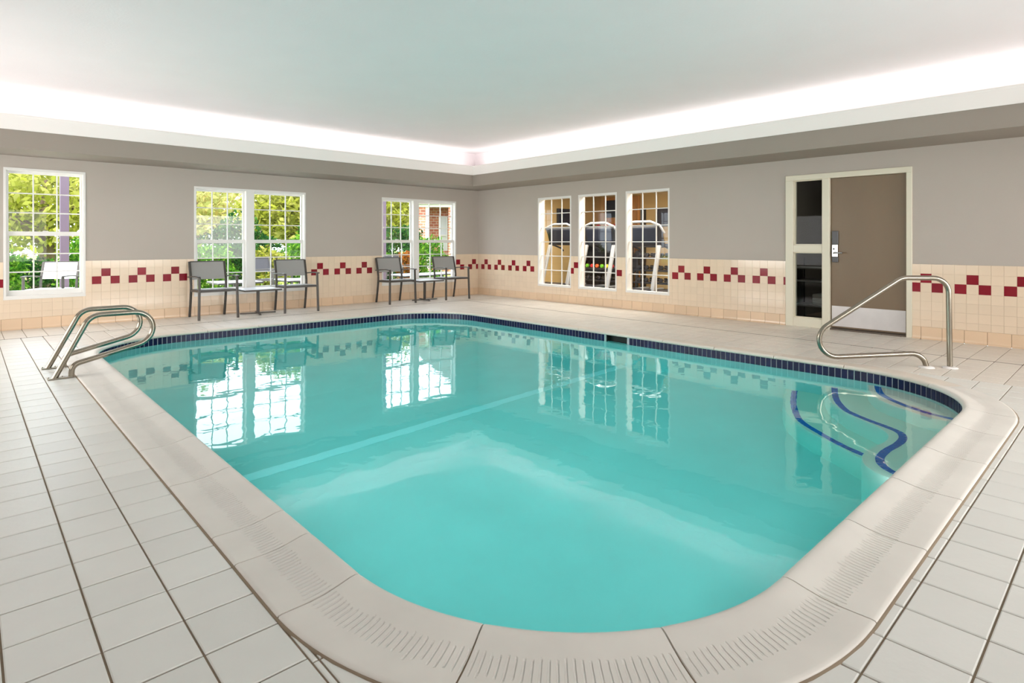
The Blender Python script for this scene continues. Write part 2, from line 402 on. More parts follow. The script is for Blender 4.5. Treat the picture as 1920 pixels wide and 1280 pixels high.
TP = 0.2164
tiles = []
def grid(rx0, rx1, ry0, ry1, gx, gy, m, keep=None):
    i0 = math.floor((rx0 - gx) / TP); i1 = math.ceil((rx1 - gx) / TP); j0 = math.floor((ry0 - gy) / TP); j1 = math.ceil((ry1 - gy) / TP)
    for i in range(i0, i1):
        for j in range(j0, j1):
            a, b = max(gx + i * TP, rx0), min(gx + (i + 1) * TP, rx1); c, d = max(gy + j * TP, ry0), min(gy + (j + 1) * TP, ry1)
            if b - a < 0.015 or d - c < 0.015: continue
            if max(sd(x, y) for x in (a, b) for y in (c, d)) < CW - 0.005: continue
            if keep and not keep((a + b) / 2, (c + d) / 2): continue
            tiles.append((a, b, c, d, m))
JX, JY = 7.575, 9.58
grid(X0, XB, JY + 0.010, YA, 0.357, JY + 0.010, 'deckwarm')
grid(0.727 + 0.0, 6.42, 8.4, JY - 0.010, 0.294, JY - 0.010 - 6 * TP, 'deckwarm')
grid(X0, 0.727, Y0, JY - 0.010, 0.294 - 10 * TP, 2.946 - 20 * TP, 'deck')
grid(0.727, 6.42, Y0, 2.0, 2.696 - 10 * TP, 0.3224 - 10 * TP, 'deck')
grid(0.727, 1.6, 7.0, 8.4, 0.294, 2.946, 'deck')
grid(JX + 0.010, XB, Y0, JY - 0.010, JX + 0.010, 1.03, 'deckwarm')
grid(6.42, JX - 0.010, Y0, JY - 0.010, JX - 0.010 - 7 * TP, 1.03, 'deckwarm')
grid(4.9, 6.42, 1.4, 8.4, JX - 0.010 - 14 * TP, 1.03, 'deckwarm')
def tile_mb(mb, a, b, c, d, z0=-0.02, z1=0.0, g=0.0032, e=0.0035):
    a += g; b -= g; c += g; d -= g
    vs = [(a, c, z0), (b, c, z0), (b, d, z0), (a, d, z0), (a, c, z1 - e * 0.7), (b, c, z1 - e * 0.7), (b, d, z1 - e * 0.7), (a, d, z1 - e * 0.7),
          (a + e, c + e, z1), (b - e, c + e, z1), (b - e, d - e, z1), (a + e, d - e, z1)]
    mb.add(vs, [(0, 1, 5, 4), (1, 2, 6, 5), (2, 3, 7, 6), (3, 0, 4, 7), (4, 5, 9, 8), (5, 6, 10, 9), (6, 7, 11, 10), (7, 4, 8, 11), (8, 9, 10, 11)])
def cam_size(x, y, z):
    d = Vector((x, y, z - 1.2)); f_ = d.x * fw.x + d.y * fw.y
    if f_ < 0.2: return -1
    u_ = (d.x * rt.x + d.y * rt.y) / f_ * 1103.3 + 960; v_ = 453.9 - d.z / f_ * 1103.3
    if not (-40 < u_ < 1960 and -40 < v_ < 1330): return -1
    return 1 / f_
tiles.sort(key=lambda t: -cam_size((t[0] + t[1]) / 2, (t[2] + t[3]) / 2, 0) * 1.0)
cache = {}
rest = {'deck': MB(), 'deckwarm': MB()}
for k, (a, b, c, d, m) in enumerate(tiles):
    if k < 300 and cam_size((a + b) / 2, (c + d) / 2, 0) > 0:
        key = (round(b - a, 3), round(d - c, 3), m)
        if key not in cache:
            t = MB(); tile_mb(t, -(b - a) / 2, (b - a) / 2, -(d - c) / 2, (d - c) / 2); cache[key] = t.mesh('floor_tile', M[m])
        link('floor_tile', cache[key], floor, ((a + b) / 2, (c + d) / 2, random.uniform(-0.0006, 0.0006)))
    else:
        t = rest[m]; n0 = len(t.v); tile_mb(t, a, b, c, d, z1=random.uniform(-0.0005, 0.0005))
for m in rest: tag(rest[m].build('floor_tiles', M[m], floor), kind='stuff')
mb = MB(); mb.box(X0, JX + 0.011, JY - 0.011, JY + 0.011, -0.01, -0.0006); mb.box(JX - 0.011, JX + 0.011, Y0, JY, -0.01, -0.0006)
mb.build('movement_joint', M['joint'], floor)

# ------------------------------------------------------------------ walls
WA_H = [(0.38, 1.29, 0.414, 2.22), (2.73, 4.60, 0.315, 2.112), (6.19, 8.075, 0.315, 2.112)]
WB_H = [(7.67, 8.58, 0.30, 2.115), (6.567, 7.483, 0.30, 2.115), (5.467, 6.366, 0.30, 2.115)]
DOOR_H = (1.989, 3.544, 0.0, 2.155)
T = 0.20; ZT = 3.27
mb = MB(); wall_boxes(X0 - T, XB + 4.6, 0, ZT, WA_H, lambda m, a, b, c, d: m.box(a, b, YA, YA + T, c, d), mb)
mb.box(X0 - T, XB + 4.6, YA, YA + T, -0.3, 0)
wallA = tag(mb.build('wall_left', M['paint']), 'taupe painted wall with three sash windows', kind='structure')
mb = MB(); wall_boxes(Y0 - T, YA, 0, ZT, WB_H + [DOOR_H], lambda m, a, b, c, d: m.box(XB, XB + T, a, b, c, d), mb)
wallB = tag(mb.build('wall_right', M['paint']), 'taupe painted wall with gym windows and brown door', kind='structure')
tag(MB().box(X0 - T, X0, Y0 - T, YA, 0, ZT).build('wall_rear', M['paint']), 'wall behind the camera', kind='structure')
tag(MB().box(X0, XB, Y0 - T, Y0, 0, ZT).build('wall_front', M['paint']), 'wall beside the camera', kind='structure')

# wainscot tiles
WP = 0.1148; zrow = [0.928, 0.811, 0.697, 0.583, 0.469, 0.355, 0.241, 0.155]
def patt(u, ph):     # 0 = lower-left, 1 = upper, 2 = lower-right, 3 = gap
    return math.floor((u - ph) / WP + 0.001) % 4
segA = [(X0, 0.38, 0.272 - 16 * WP), (0.38, 1.29, 1.365 - 12 * WP), (1.29, 2.73, 1.365), (2.73, 4.60, 4.703 - 20 * WP), (4.60, 6.19, 4.703), (6.19, 8.075, 7.96 - 20 * WP), (8.075, 8.355, 7.96), (8.355, XB, 8.42)]
segB = [(0, 0.32, 9.03)]
wt = []
def row_tiles(seg_list, holes, which):
    for (a, b, ph) in seg_list:
        i0 = math.floor((a - ph) / WP); i1 = math.ceil((b - ph) / WP)
        for i in range(i0, i1):
            u0, u1 = max(ph + i * WP, a), min(ph + (i + 1) * WP, b)
            if u1 - u0 < 0.012: continue
            for r in range(7):
                z1, z0 = zrow[r], zrow[r + 1]; pieces = [(u0, u1, z0, z1)]
                for h in holes:
                    new = []
                    for (p0, p1, q0, q1) in pieces:
                        if p1 <= h[0] or p0 >= h[1] or q1 <= h[2] or q0 >= h[3]: new.append((p0, p1, q0, q1)); continue
                        if p0 < h[0]: new.append((p0, h[0], q0, q1))
                        if p1 > h[1]: new.append((h[1], p1, q0, q1))
                        p0c, p1c = max(p0, h[0]), min(p1, h[1])
                        if q0 < h[2]: new.append((p0c, p1c, q0, h[2]))
                        if q1 > h[3]: new.append((p0c, p1c, h[3], q1))
                    pieces = new
                pt = i % 4; red = (r == 1 and pt == 1) or (r == 2 and pt in (0, 2))
                for q in pieces:
                    if q[1] - q[0] > 0.012 and q[3] - q[2] > 0.012: wt.append((which, *q, red))
row_tiles(segA, WA_H, 'A')
# door wall: the pattern runs with falling Y, so it is laid in v = -Y
segBv = [(-YA, -8.58, -9.03 - 16 * WP), (-8.58, -5.467, -5.412 - 40 * WP), (-5.467, -3.544, -5.412), (-3.544, -1.989, -5.412 + 16 * WP), (-1.989, -Y0, -2.017)]
row_tiles(segBv, [(-h[1], -h[0], h[2], h[3]) for h in WB_H + [DOOR_H]], 'B')
def wall_tile_mb(mb, w, h, t=0.006, e=0.0008, g=0.0006):
    """tile lying in XZ plane facing -Y, back at y=0"""
    a, b, c, d = -w / 2 + g, w / 2 - g, -h / 2 + g, h / 2 - g
    vs = [(a, 0, c), (b, 0, c), (b, 0, d), (a, 0, d), (a, -t + e, c), (b, -t + e, c), (b, -t + e, d), (a, -t + e, d), (a + e, -t, c + e), (b - e, -t, c + e), (b - e, -t, d - e), (a + e, -t, d - e)]
    return mb.add(vs, [(0, 1, 5, 4), (1, 2, 6, 5), (2, 3, 7, 6), (3, 0, 4, 7), (4, 5, 9, 8), (5, 6, 10, 9), (6, 7, 11, 10), (7, 4, 8, 11), (8, 9, 10, 11)])
wcache = {}
def place_wall_tiles(which, parent, name_c='wall_tile'):
    items = [t for t in wt if t[0] == which]
    def world(t):
        u = (t[1] + t[2]) / 2; z = (t[3] + t[4]) / 2
        return (u, YA - 0.003, z) if which == 'A' else (XB - 0.003, -u, z)
    items.sort(key=lambda t: -(cam_size(*world(t)) + (5 if t[5] and cam_size(*world(t)) > 0 else 0)))
    reds = 0; rest = MB(); k = 0
    rot = 0 if which == 'A' else -PI / 2
    cr, sr = math.cos(rot), math.sin(rot)
    for t in items:
        w, h = t[2] - t[1], t[4] - t[3]; p = world(t); vis = cam_size(*p) > 0
        if vis and k < 300:
            key = (round(w, 3), round(h, 3), t[5])
            if key not in wcache: wcache[key] = wall_tile_mb(MB(), w, h).mesh('wall_tile', M['red'] if t[5] else M['wtile'])
            o = link('red_tile' if t[5] else name_c, wcache[key], parent, p); o.rotation_euler = (0, 0, rot); k += 1
        elif not t[5]:
            q = wall_tile_mb(MB(), w, h); rest.add([(x * cr - y * sr + p[0], x * sr + y * cr + p[1], z + p[2]) for x, y, z in q.v], q.f)
    tag(rest.build('wall_tiles', M['wtile'], parent), kind='stuff')
place_wall_tiles('A', wallA); place_wall_tiles('B', wallB)
mb = MB(); wall_boxes(X0, XB, 0, 0.926, WA_H, lambda m, a, b, c, d: m.box(a, b, YA - 0.003, YA + 0.001, c, d), mb); mb.build('grout_bed', M['wgrout'], wallA)
mb = MB(); wall_boxes(Y0, YA, 0, 0.926, WB_H + [DOOR_H], lambda m, a, b, c, d: m.box(XB - 0.003, XB + 0.001, a, b, c, d), mb); mb.build('grout_bed', M['wgrout'], wallB)
# cove base tiles
def base_mb(w):
    prof = [(0, 0.001), (-0.030, 0.001), (-0.026, 0.006), (-0.014, 0.018), (-0.011, 0.04), (-0.010, 0.148), (-0.007, 0.1535), (0, 0.1535)]
    m = MB(); n = len(prof); g = 0.0022
    m.add([(-w / 2 + g, y, z) for y, z in prof] + [(w / 2 - g, y, z) for y, z in prof], [(i, i + 1, i + 1 + n, i + n) for i in range(n - 1)] + [tuple(range(n))[::-1], tuple(range(n, 2 * n))])
    return m
bbA = tag(MB().box(X0, XB, YA - 0.0105, YA - 0.002, 0, 0.15).build('baseboard_left', M['bgrout']), 'peach cove base tiles under the sash windows', kind='structure')
mb = MB(); mb.box(XB - 0.0105, XB - 0.002, 3.544, YA, 0, 0.15); mb.box(XB - 0.0105, XB - 0.002, Y0, 1.989, 0, 0.15)
bbB = tag(mb.build('baseboard_right', M['bgrout']), 'peach cove base tiles under the gym windows', kind='structure')
bc = {}
def base_tile(u0, u1, which):
    w = u1 - u0; key = round(w, 3)
    if w < 0.02: return
    if key not in bc: bc[key] = base_mb(w).mesh('base_tile', M['btile'])
    u = (u0 + u1) / 2
    if which == 'A': link('base_tile', bc[key], bbA, (u, YA - 0.003, 0))
    else:
        o = link('base_tile', bc[key], bbB, (XB - 0.003, u, 0)); o.rotation_euler = (0, 0, -PI / 2)
k = -11
while 0.357 + k * TP < XB:
    base_tile(max(X0, 0.357 + k * TP), min(XB, 0.357 + (k + 1) * TP), 'A'); k += 1
k = -14
while 1.03 + k * TP < YA:
    a, b = 1.03 + k * TP, 1.03 + (k + 1) * TP; a = max(a, Y0); b = min(b, YA)
    if b <= 1.989 or a >= 3.544: base_tile(a, b, 'B')
    else:
        if a < 1.989: base_tile(a, 1.989, 'B')
        if b > 3.544: base_tile(3.544, b, 'B')
    k += 1

# ------------------------------------------------------------------ ceiling, soffit and cove
tag(MB().box(X0 - T, XB + T, Y0 - T, YA + T, ZC, ZC + 0.14).build('ceiling', M['ceil']), 'smooth pale grey ceiling inside the lit cove', kind='structure')
def ring(mb, a0, a1, z0, z1):
    """rectangular ring between inset a0 (outer) and a1 (inner) of the room"""
    xo0, xo1, yo0, yo1 = X0 + a0, XB - a0, Y0 + a0, YA - a0; xi0, xi1, yi0, yi1 = X0 + a1, XB - a1, Y0 + a1, YA - a1
    mb.box(xo0, xo1, yo0, yi0, z0, z1); mb.box(xo0, xo1, yi1, yo1, z0, z1); mb.box(xo0, xi0, yi0, yi1, z0, z1); mb.box(xi1, xo1, yi0, yi1, z0, z1)
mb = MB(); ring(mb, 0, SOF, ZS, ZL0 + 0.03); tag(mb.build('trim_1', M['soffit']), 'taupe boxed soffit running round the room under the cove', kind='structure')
mb = MB(); ring(mb, 0, SOF - 0.36, ZL0 + 0.03, ZC); tag(mb.build('trim_3', M['ceil']), 'white back of the cove above the lip', kind='structure')
# lip moulding with a slightly flared profile, mitred
prof = [(SOF + 0.002, ZL0), (SOF + 0.012, ZL0), (SOF + 0.016, ZL0 + 0.02), (SOF + 0.028, ZL1 - 0.03), (SOF + 0.034, ZL1 - 0.012), (SOF + 0.030, ZL1), (SOF + 0.0, ZL1), (SOF - 0.01, ZL0 + 0.03)]
mb = MB(); vs = []
for a, z in prof:
    vs += [(X0 + a, Y0 + a, z), (XB - a, Y0 + a, z), (XB - a, YA - a, z), (X0 + a, YA - a, z)]
fs = []; n = len(prof)
for i in range(n):
    for k in range(4): fs.append((i * 4 + k, i * 4 + (k + 1) % 4, ((i + 1) % n) * 4 + (k + 1) % 4, ((i + 1) % n) * 4 + k))
mb.add(vs, fs); tag(mb.build('trim_2', M['lip']), 'white cove lip hiding the strip lights', kind='structure')

# ------------------------------------------------------------------ windows
def bars(mb, fn, u0, u1, z0, z1, w, y0, y1):
    """rectangular frame of bar width w"""
    fn(mb, u0, u1, z1 - w[1], z1, y0, y1); fn(mb, u0, u1, z0, z0 + w[3], y0, y1)
    fn(mb, u0, u0 + w[0], z0 + w[3], z1 - w[1], y0, y1); fn(mb, u1 - w[2], u1, z0 + w[3], z1 - w[1], y0, y1)
def fA(mb, u0, u1, z0, z1, d0, d1): mb.box(u0, u1, YA + d0, YA + d1, z0, z1)
def fB(mb, u0, u1, z0, z1, d0, d1): mb.box(XB + d0, XB + d1, u0, u1, z0, z1)
def lites(parent, fn, u0, u1, z0, z1, nc, nr, dep, zs=None, glass='pane', mw=0.016):
    us = [u0 + (u1 - u0) * i / nc for i in range(nc + 1)]; zs = zs or [z0 + (z1 - z0) * j / nr for j in range(nr + 1)]
    for i in range(1, nc): m = MB(); fn(m, us[i] - mw / 2, us[i] + mw / 2, z0, z1, dep - 0.009, dep + 0.009); m.build('muntin', M['white'], parent)
    for j in range(1, nr): m = MB(); fn(m, u0, u1, zs[j] - mw / 2, zs[j] + mw / 2, dep - 0.010, dep + 0.010); m.build('muntin', M['white'], parent)
    for i in range(nc):
        for j in range(nr):
            m = MB(); fn(m, us[i], us[i + 1], zs[j], zs[j + 1], dep - 0.002, dep + 0.002); m.build('pane', M[glass], parent)
def sash_window(n, h, mull, zmid, label):
    u0, u1, z0, z1 = h; fr = MB()
    bars(fr, fA, u0, u1, z0, z1, (0.028, 0.035, 0.028, 0.05), -0.006, 0.135)
    if mull: fA(fr, mull[0], mull[1], z0, z1, -0.004, 0.135)
    fA(fr, u0, u1, z0 - 0.0, z0 + 0.035, -0.014, 0.0)
    w = tag(fr.build('window_%d' % n, M['white']), label, kind='structure')
    bays = [(u0 + 0.028, mull[0]), (mull[1], u1 - 0.028)] if mull else [(u0 + 0.028, u1 - 0.028)]
    for a, b in bays:
        s = MB(); bars(s, fA, a, b, zmid - 0.03, z1 - 0.035, (0.03, 0.035, 0.03, 0.05), 0.085, 0.115); so_ = s.build('upper_sash', M['white'], w)
        lites(so_, fA, a + 0.03, b - 0.03, zmid + 0.02, z1 - 0.07, 3, 3, 0.10)
        s = MB(); bars(s, fA, a, b, z0 + 0.05, zmid + 0.03, (0.036, 0.06, 0.036, 0.07), 0.045, 0.08); so_ = s.build('lower_sash', M['white'], w)
        lites(so_, fA, a + 0.036, b - 0.036, z0 + 0.12, zmid - 0.03, 3, 3, 0.0625)
        k = MB(); fA(k, (a + b) / 2 - 0.03, (a + b) / 2 + 0.03, zmid + 0.03, zmid + 0.042, 0.045, 0.075); k.build('sash_lock', M['white'], w)
    return w
sash_window(1, WA_H[0], None, 1.32, 'single white sash window with the white garden chair outside')
sash_window(2, WA_H[1], (3.545, 3.68), 1.213, 'double white sash window behind the first pair of chairs')
sash_window(3, WA_H[2], (6.95, 7.085), 1.218, 'double white sash window nearest the room corner')
for n, h, lb in ((4, WB_H[0], 'white gridded gym window nearest the room corner'), (5, WB_H[1], 'white gridded gym window, middle of three'), (6, WB_H[2], 'white gridded gym window nearest the door')):
    fr = MB(); bars(fr, fB, h[0], h[1], h[2], h[3], (0.028, 0.04, 0.028, 0.04), -0.006, 0.13)
    w = tag(fr.build('window_%d' % n, M['white']), lb, kind='structure')
    lites(w, fB, h[0] + 0.028, h[1] - 0.028, h[2] + 0.04, h[3] - 0.04, 3, 6, 0.075)

# ------------------------------------------------------------------ door with side light
y0, y1 = 1.989, 3.544
fr = MB()
def cf(u0, u1, z0, z1, d0=-0.018, d1=0.13): fr.cbox((XB + (d0 + d1) / 2, (u0 + u1) / 2, (z0 + z1) / 2), ((d1 - d0) / 2, (u1 - u0) / 2, (z1 - z0) / 2), None, 0.004)
cf(y0, y1, 2.08, 2.155); cf(y0, 2.052, 0, 2.08); cf(3.44, y1, 0, 2.08); cf(2.953, 3.05, 0, 2.08)
cf(3.05, 3.44, 1.055, 1.162, -0.01); cf(3.05, 3.44, 0.0, 0.128, -0.01)
door = tag(fr.build('door_1', M['cream']), 'brown flush door in a cream frame with narrow glazed side light', kind='structure')
for z0_, z1_ in ((1.162, 2.08), (0.128, 1.055)):
    m = MB(); fB(m, 3.05, 3.44, z0_, z1_, 0.055, 0.061); m.build('glass_pane', M['dpane'], door)
    m = MB(); bars(m, fB, 3.05, 3.44, z0_, z1_, (0.012, 0.012, 0.012, 0.012), 0.03, 0.055); m.build('glazing_bead', M['cream'], door)
lf = MB(); lf.cbox((XB + 0.055, (2.056 + 2.949) / 2, 1.055), (0.022, (2.949 - 2.056) / 2, 1.022), None, 0.003); leaf = lf.build('door_leaf', M['brown'], door)
m = MB(); m.cbox((XB + 0.031, 2.5025, 0.19), (0.0022, 0.435, 0.138), None, 0.001); m.build('kick_plate', M['kick'], leaf)
m = MB(); m.cbox((XB + 0.024, 2.892, 1.262), (0.010, 0.040, 0.092), None, 0.004); m.cbox((XB + 0.024, 2.892, 0.962), (0.010, 0.040, 0.036), None, 0.004); m.build('lock_cover', M['black'], leaf)
m = MB(); m.cbox((XB + 0.020, 2.895, 1.084), (0.014, 0.038, 0.087), None, 0.006); m.build('lock_plate', M['chrome'], leaf)
m = MB(); m.lathe((XB + 0.006, 2.905, 1.108), [(0.006, -0.004), (0.011, 0.0), (0.011, 0.006)], 12, 'x'); m.lathe((XB + 0.006, 2.905, 1.05), [(0.006, -0.003), (0.009, 0.0), (0.009, 0.006)], 12, 'x'); m.build('lock_button', M['black'], leaf)
m = MB(); m.tube([(XB + 0.012, 2.89, 1.055), (XB - 0.03, 2.89, 1.055), (XB - 0.045, 2.875, 1.055), (XB - 0.046, 2.83, 1.056), (XB - 0.044, 2.78, 1.056)], 0.010, 10); m.build('door_handle', M['chrome'], leaf)
m = MB(); m.box(XB - 0.0, XB + 0.13, 2.052, 2.953, 0.0, 0.018); m.build('threshold', M['joint'], door)
# ceiling pipes etc are not in view; floor inside the openings
# ------------------------------------------------------------------ hall behind the side light
hy0, hy1 = 1.7, 3.8
mb = MB(); mb.box(XB + T, 11.6, hy0 - 0.1, hy0, 0, 2.6); mb.box(XB + T, 11.6, hy1, hy1 + 0.1, 0, 2.6); mb.box(11.6, 11.7, hy0, hy1, 0, 2.6)
tag(mb.build('wall_hall', M['hallwall']), 'dark wall of the store behind the side light', kind='structure')
tag(MB().box(XB, 11.7, hy0, hy1, -0.1, 0.0).build('floor_hall', M['mulch']), 'brown floor behind the side light', kind='structure')
tag(MB().box(XB + T, 11.7, hy0, hy1, 2.5, 2.6).build('ceiling_hall', M['gymceil']), 'ceiling of the store behind the side light', kind='structure')
rk = tag(empty('towel_rack', (9.75, 3.36, 0)), 'dark metal shelf rack behind the side light glass', 'rack')
for z in (0.22, 0.60, 0.80): m = MB(); m.cbox((0, 0, z), (0.24, 0.42, 0.012)); m.build('shelf', M['tsilver'], rk)
for sx in (-1, 1):
    for sy in (-1, 1): MB().tube([(sx * 0.22, sy * 0.40, 0), (sx * 0.22, sy * 0.40, 0.95)], 0.012, 8).build('leg', M['tblack'], rk)
for i in range(3):
    m = MB(); m.cbox((0, 0, 0.028), (0.17, 0.14, 0.028), None, 0.02)
    tag(m.build('folded_towel', M['towel'], None, (9.745, 3.36, 0.2325 + i * 0.056)), ['white folded towel on the dark rack, lowest of its stack', 'white folded towel on the dark rack, middle of its stack', 'white folded towel on the dark rack, topmost of its stack'][i], 'towel', 'folded towels on the rack')

# ------------------------------------------------------------------ swimming pool
pool = tag(empty('swimming_pool', (0, 0, 0)), 'rounded rectangular pool with stone coping, blue waterline tiles and corner steps', 'pool')
# basin: walls and sloping floor
def zfloor(y):
    if y < 4.455: return WZ - 1.2
    if y < 6.3: return WZ - 1.2 - 0.45 * (y - 4.455) / 1.845
    return WZ - 1.65
SK0, SK1 = 4.44, 4.78
mb = MB(); BO = 0.018
ys = [PY0 - BO + (PY1 - PY0 + 2 * BO) * i / 60 for i in range(61)]; ys[0] += 1e-4; ys[-1] -= 1e-4
cutS = set(); svals = [PER * k / 240 for k in range(240)]
sSK = [s_of(PX1, SK0), s_of(PX1, SK1)]
svals = sorted(svals + sSK)
zt_ = -0.003
for i in range(len(svals)):
    a = P(svals[i], BO); b = P(svals[(i + 1) % len(svals)], BO); sm_ = (svals[i] + svals[(i + 1) % len(svals)]) / 2
    sk = sSK[0] - 1e-6 < sm_ < sSK[1] + 1e-6
    lv = [zt_, -0.125]
    if not sk: mb.add([(a[0], a[1], zt_), (b[0], b[1], zt_), (b[0], b[1], -0.125), (a[0], a[1], -0.125)], [(0, 1, 2, 3)], True)
    za, zb = zfloor(a[1]), zfloor(b[1]); r = 0.10
    pa = P(svals[i], BO - 0.03); pb = P(svals[(i + 1) % len(svals)], BO - 0.03); qa = P(svals[i], BO - r); qb = P(svals[(i + 1) % len(svals)], BO - r)
    mb.add([(a[0], a[1], -0.125), (b[0], b[1], -0.125), (b[0], b[1], zb + r), (a[0], a[1], za + r), (pb[0], pb[1], zb + 0.03), (pa[0], pa[1], za + 0.03), (qb[0], qb[1], zb), (qa[0], qa[1], za)],
           [(0, 1, 2, 3), (3, 2, 4, 5), (5, 4, 6, 7)], True)
def xr(y, off=BO):
    lo, hi = PX0 - off, PX1 + off; R_ = PR + off
    for yc, sg in ((PY0 + PR, -1), (PY1 - PR, 1)):
        if (y - yc) * sg > 0:
            dx = R_ - math.sqrt(max(R_ * R_ - (y - yc) ** 2, 0)); return lo + dx, hi - dx
    return lo, hi
for i in range(60):
    a0, a1 = xr(ys[i]); b0, b1 = xr(ys[i + 1])
    mb.add([(a0, ys[i], zfloor(ys[i])), (a1, ys[i], zfloor(ys[i])), (b1, ys[i + 1], zfloor(ys[i + 1])), (b0, ys[i + 1], zfloor(ys[i + 1]))], [(0, 1, 2, 3)], True)
mb.build('basin', M['plaster'], pool)
# skimmer mouth
m = MB(); x = PX1 + BO
m.box(x, x + 0.09, SK0, SK1, -0.16, -0.14); m.box(x, x + 0.09, SK0 - 0.01, SK0, -0.16, 0); m.box(x, x + 0.09, SK1, SK1 + 0.01, -0.16, 0); m.box(x + 0.09, x + 0.098, SK0, SK1, -0.16, 0)
m.build('skimmer', M['dark'], pool)
# white line across the floor where it starts to slope
m = MB(); a0, a1 = xr(4.455, -0.02); m.cbox(((a0 + a1) / 2, 4.455, zfloor(4.44) + 0.008), ((a1 - a0) / 2, 0.055, 0.006), None, 0.002); m.build('floor_line', mat('line_white', (255, 255, 255), 0.5), pool)
# steps
def catmull(p, n=6):
    p = [Vector(q) for q in p]; p = [p[0] * 2 - p[1]] + p + [p[-1] * 2 - p[-2]]; out = []
    for i in range(1, len(p) - 2):
        for k in range(n):
            t = k / n; a, b, c, d = p[i - 1:i + 3]
            out.append(0.5 * ((2 * b) + (c - a) * t + (2 * a - 5 * b + 4 * c - d) * t * t + (3 * b - a - 3 * c + d) * t ** 3))
    out.append(p[-2]); return out
stepdef = [(0.83, [(6.11, 2.49), (5.66, 2.33), (5.3, 2.16), (5.01, 1.89), (4.85, 1.62), (4.70, 1.39), (4.60, 1.12), (4.56, 0.866)]),
           (0.45, [(6.11, 2.12), (5.79, 2.0), (5.53, 1.87), (5.28, 1.65), (5.09, 1.39), (4.96, 1.29), (4.8, 1.26), (4.57, 1.29), (4.39, 1.29), (4.22, 1.22), (4.12, 1.08), (4.10, 0.866)]),
           (0.12, [(6.11, 1.75), (5.79, 1.64), (5.55, 1.49), (5.4, 1.29), (5.31, 1.14), (5.28, 1.0), (5.27, 0.866)])]
bluedef = [[(6.09, 2.39), (5.73, 2.26), (5.4, 2.11), (5.21, 1.99), (5.04, 1.79), (4.89, 1.58), (4.79, 1.38), (4.70, 1.14)],
           [(6.09, 2.02), (5.8, 1.92), (5.58, 1.82), (5.37, 1.68), (5.23, 1.48), (5.15, 1.33), (5.07, 1.23), (4.94, 1.185), (4.78, 1.185), (4.58, 1.205), (4.41, 1.19), (4.29, 1.13), (4.22, 1.03), (4.20, 0.93)],
           [(6.10, 1.66), (6.0, 1.63), (5.8, 1.55), (5.66, 1.44), (5.54, 1.31), (5.43, 1.14), (5.39, 1.0), (5.37, 0.93)]]
sA = s_of(PX1, 2.6)
for (dep, front), blue in zip(stepdef, bluedef):
    fr_ = catmull(front); zt2 = WZ - dep
    # back boundary: pool wall from the near end of the front round the corner to its far end
    s0 = s_of(*fr_[-1]); s1 = s_of(*fr_[0]); back = [P(s0 + (s1 - s0) * k / 24, BO - 0.003)[:2] for k in range(25)]
    lip = []
    poly = [tuple(p) for p in fr_] + back[1:-1]
    m = MB(); n = len(poly); nf = len(fr_)
    cxy = Vector((5.6, 1.3))
    def ins(p, d):
        v = (cxy - Vector(p)); v.normalize(); return (p[0] + v.x * d, p[1] + v.y * d)
    top = [ins(p, 0.02) if i < nf else p for i, p in enumerate(poly)]
    zb_ = zfloor(1) - 0.01
    m.add([(x, y, zt2) for x, y in top], [tuple(range(n))])
    m.add([(x, y, zt2) for x, y in top] + [(x, y, zt2 - 0.015) for x, y in poly] + [(x, y, zb_) for x, y in poly],
          [(n + i, n + (i + 1) % n, (i + 1) % n, i) for i in range(n)] + [(2 * n + i, 2 * n + (i + 1) % n, n + (i + 1) % n, n + i) for i in range(n)], True)
    st = m.build('step', M['stepplaster'], pool)
    bl = catmull(blue, 12); L_ = 0; t = MB()
    acc = [bl[0]]; 
    for p in bl[1:]:
        while (p - acc[-1]).length >= 0.052: acc.append(acc[-1] + (p - acc[-1]).normalized() * 0.052)
    for a, b in zip(acc[:-1], acc[1:]):
        d = (b - a).normalized(); c = (a + b) / 2; R = Matrix(((d.x, -d.y, 0), (d.y, d.x, 0), (0, 0, 1)))
        t.cbox((c.x, c.y, zt2 + 0.001), (0.0245, 0.026, 0.003), R, 0.001)
    tag(t.build('tile_strip', M['stepblue'], st), kind='stuff')
# waterline tiles
cnt = round(PER / 0.0555); pw = PER / cnt
tm = MB(); tm.cbox((0, 0, 0), (pw / 2 - 0.0042, 0.004, 0.056), None, 0.0015); tmesh = tm.mesh('waterline_tile', M['blue'])
order = []
for k in range(cnt):
    s_ = (k + 0.5) * pw; x, y, nx, ny = P(s_, BO - 0.003)
    if x > PX1 - 0.1 and SK0 - 0.02 < y < SK1 + 0.02: continue
    facing = (x * nx + y * ny) > 0; order.append((-(cam_size(x, y, -0.05) + 5) if facing else -cam_size(x, y, -0.05), x, y, nx, ny, facing))
order.sort(); rest = MB(); kk = 0
for sz, x, y, nx, ny, facing in order:
    ang = math.atan2(ny, nx) - PI / 2
    if kk < 300 and facing and sz < 0:
        o = link('waterline_tile', tmesh, pool, (x, y, -0.0615)); o.rotation_euler = (0, 0, ang); kk += 1
    else:
        R = Matrix.Rotation(ang, 3, 'Z'); rest.cbox((x, y, -0.0615), (pw / 2 - 0.0042, 0.004, 0.056), R, 0.0015)
tag(rest.build('waterline_tiles', M['blue'], pool), kind='stuff')
m = MB(); K = 300
for i in range(K):
    a = P(PER * i / K, BO - 0.001); b = P(PER * (i + 1) / K, BO - 0.001)
    if a[0] > PX1 - 0.1 and SK0 - 0.03 < (a[1] + b[1]) / 2 < SK1 + 0.03: continue
    m.add([(a[0], a[1], zt_), (b[0], b[1], zt_), (b[0], b[1], -0.122), (a[0], a[1], -0.122)], [(0, 1, 2, 3)], True)
m.build('waterline_grout', M['wlgrout'], pool)

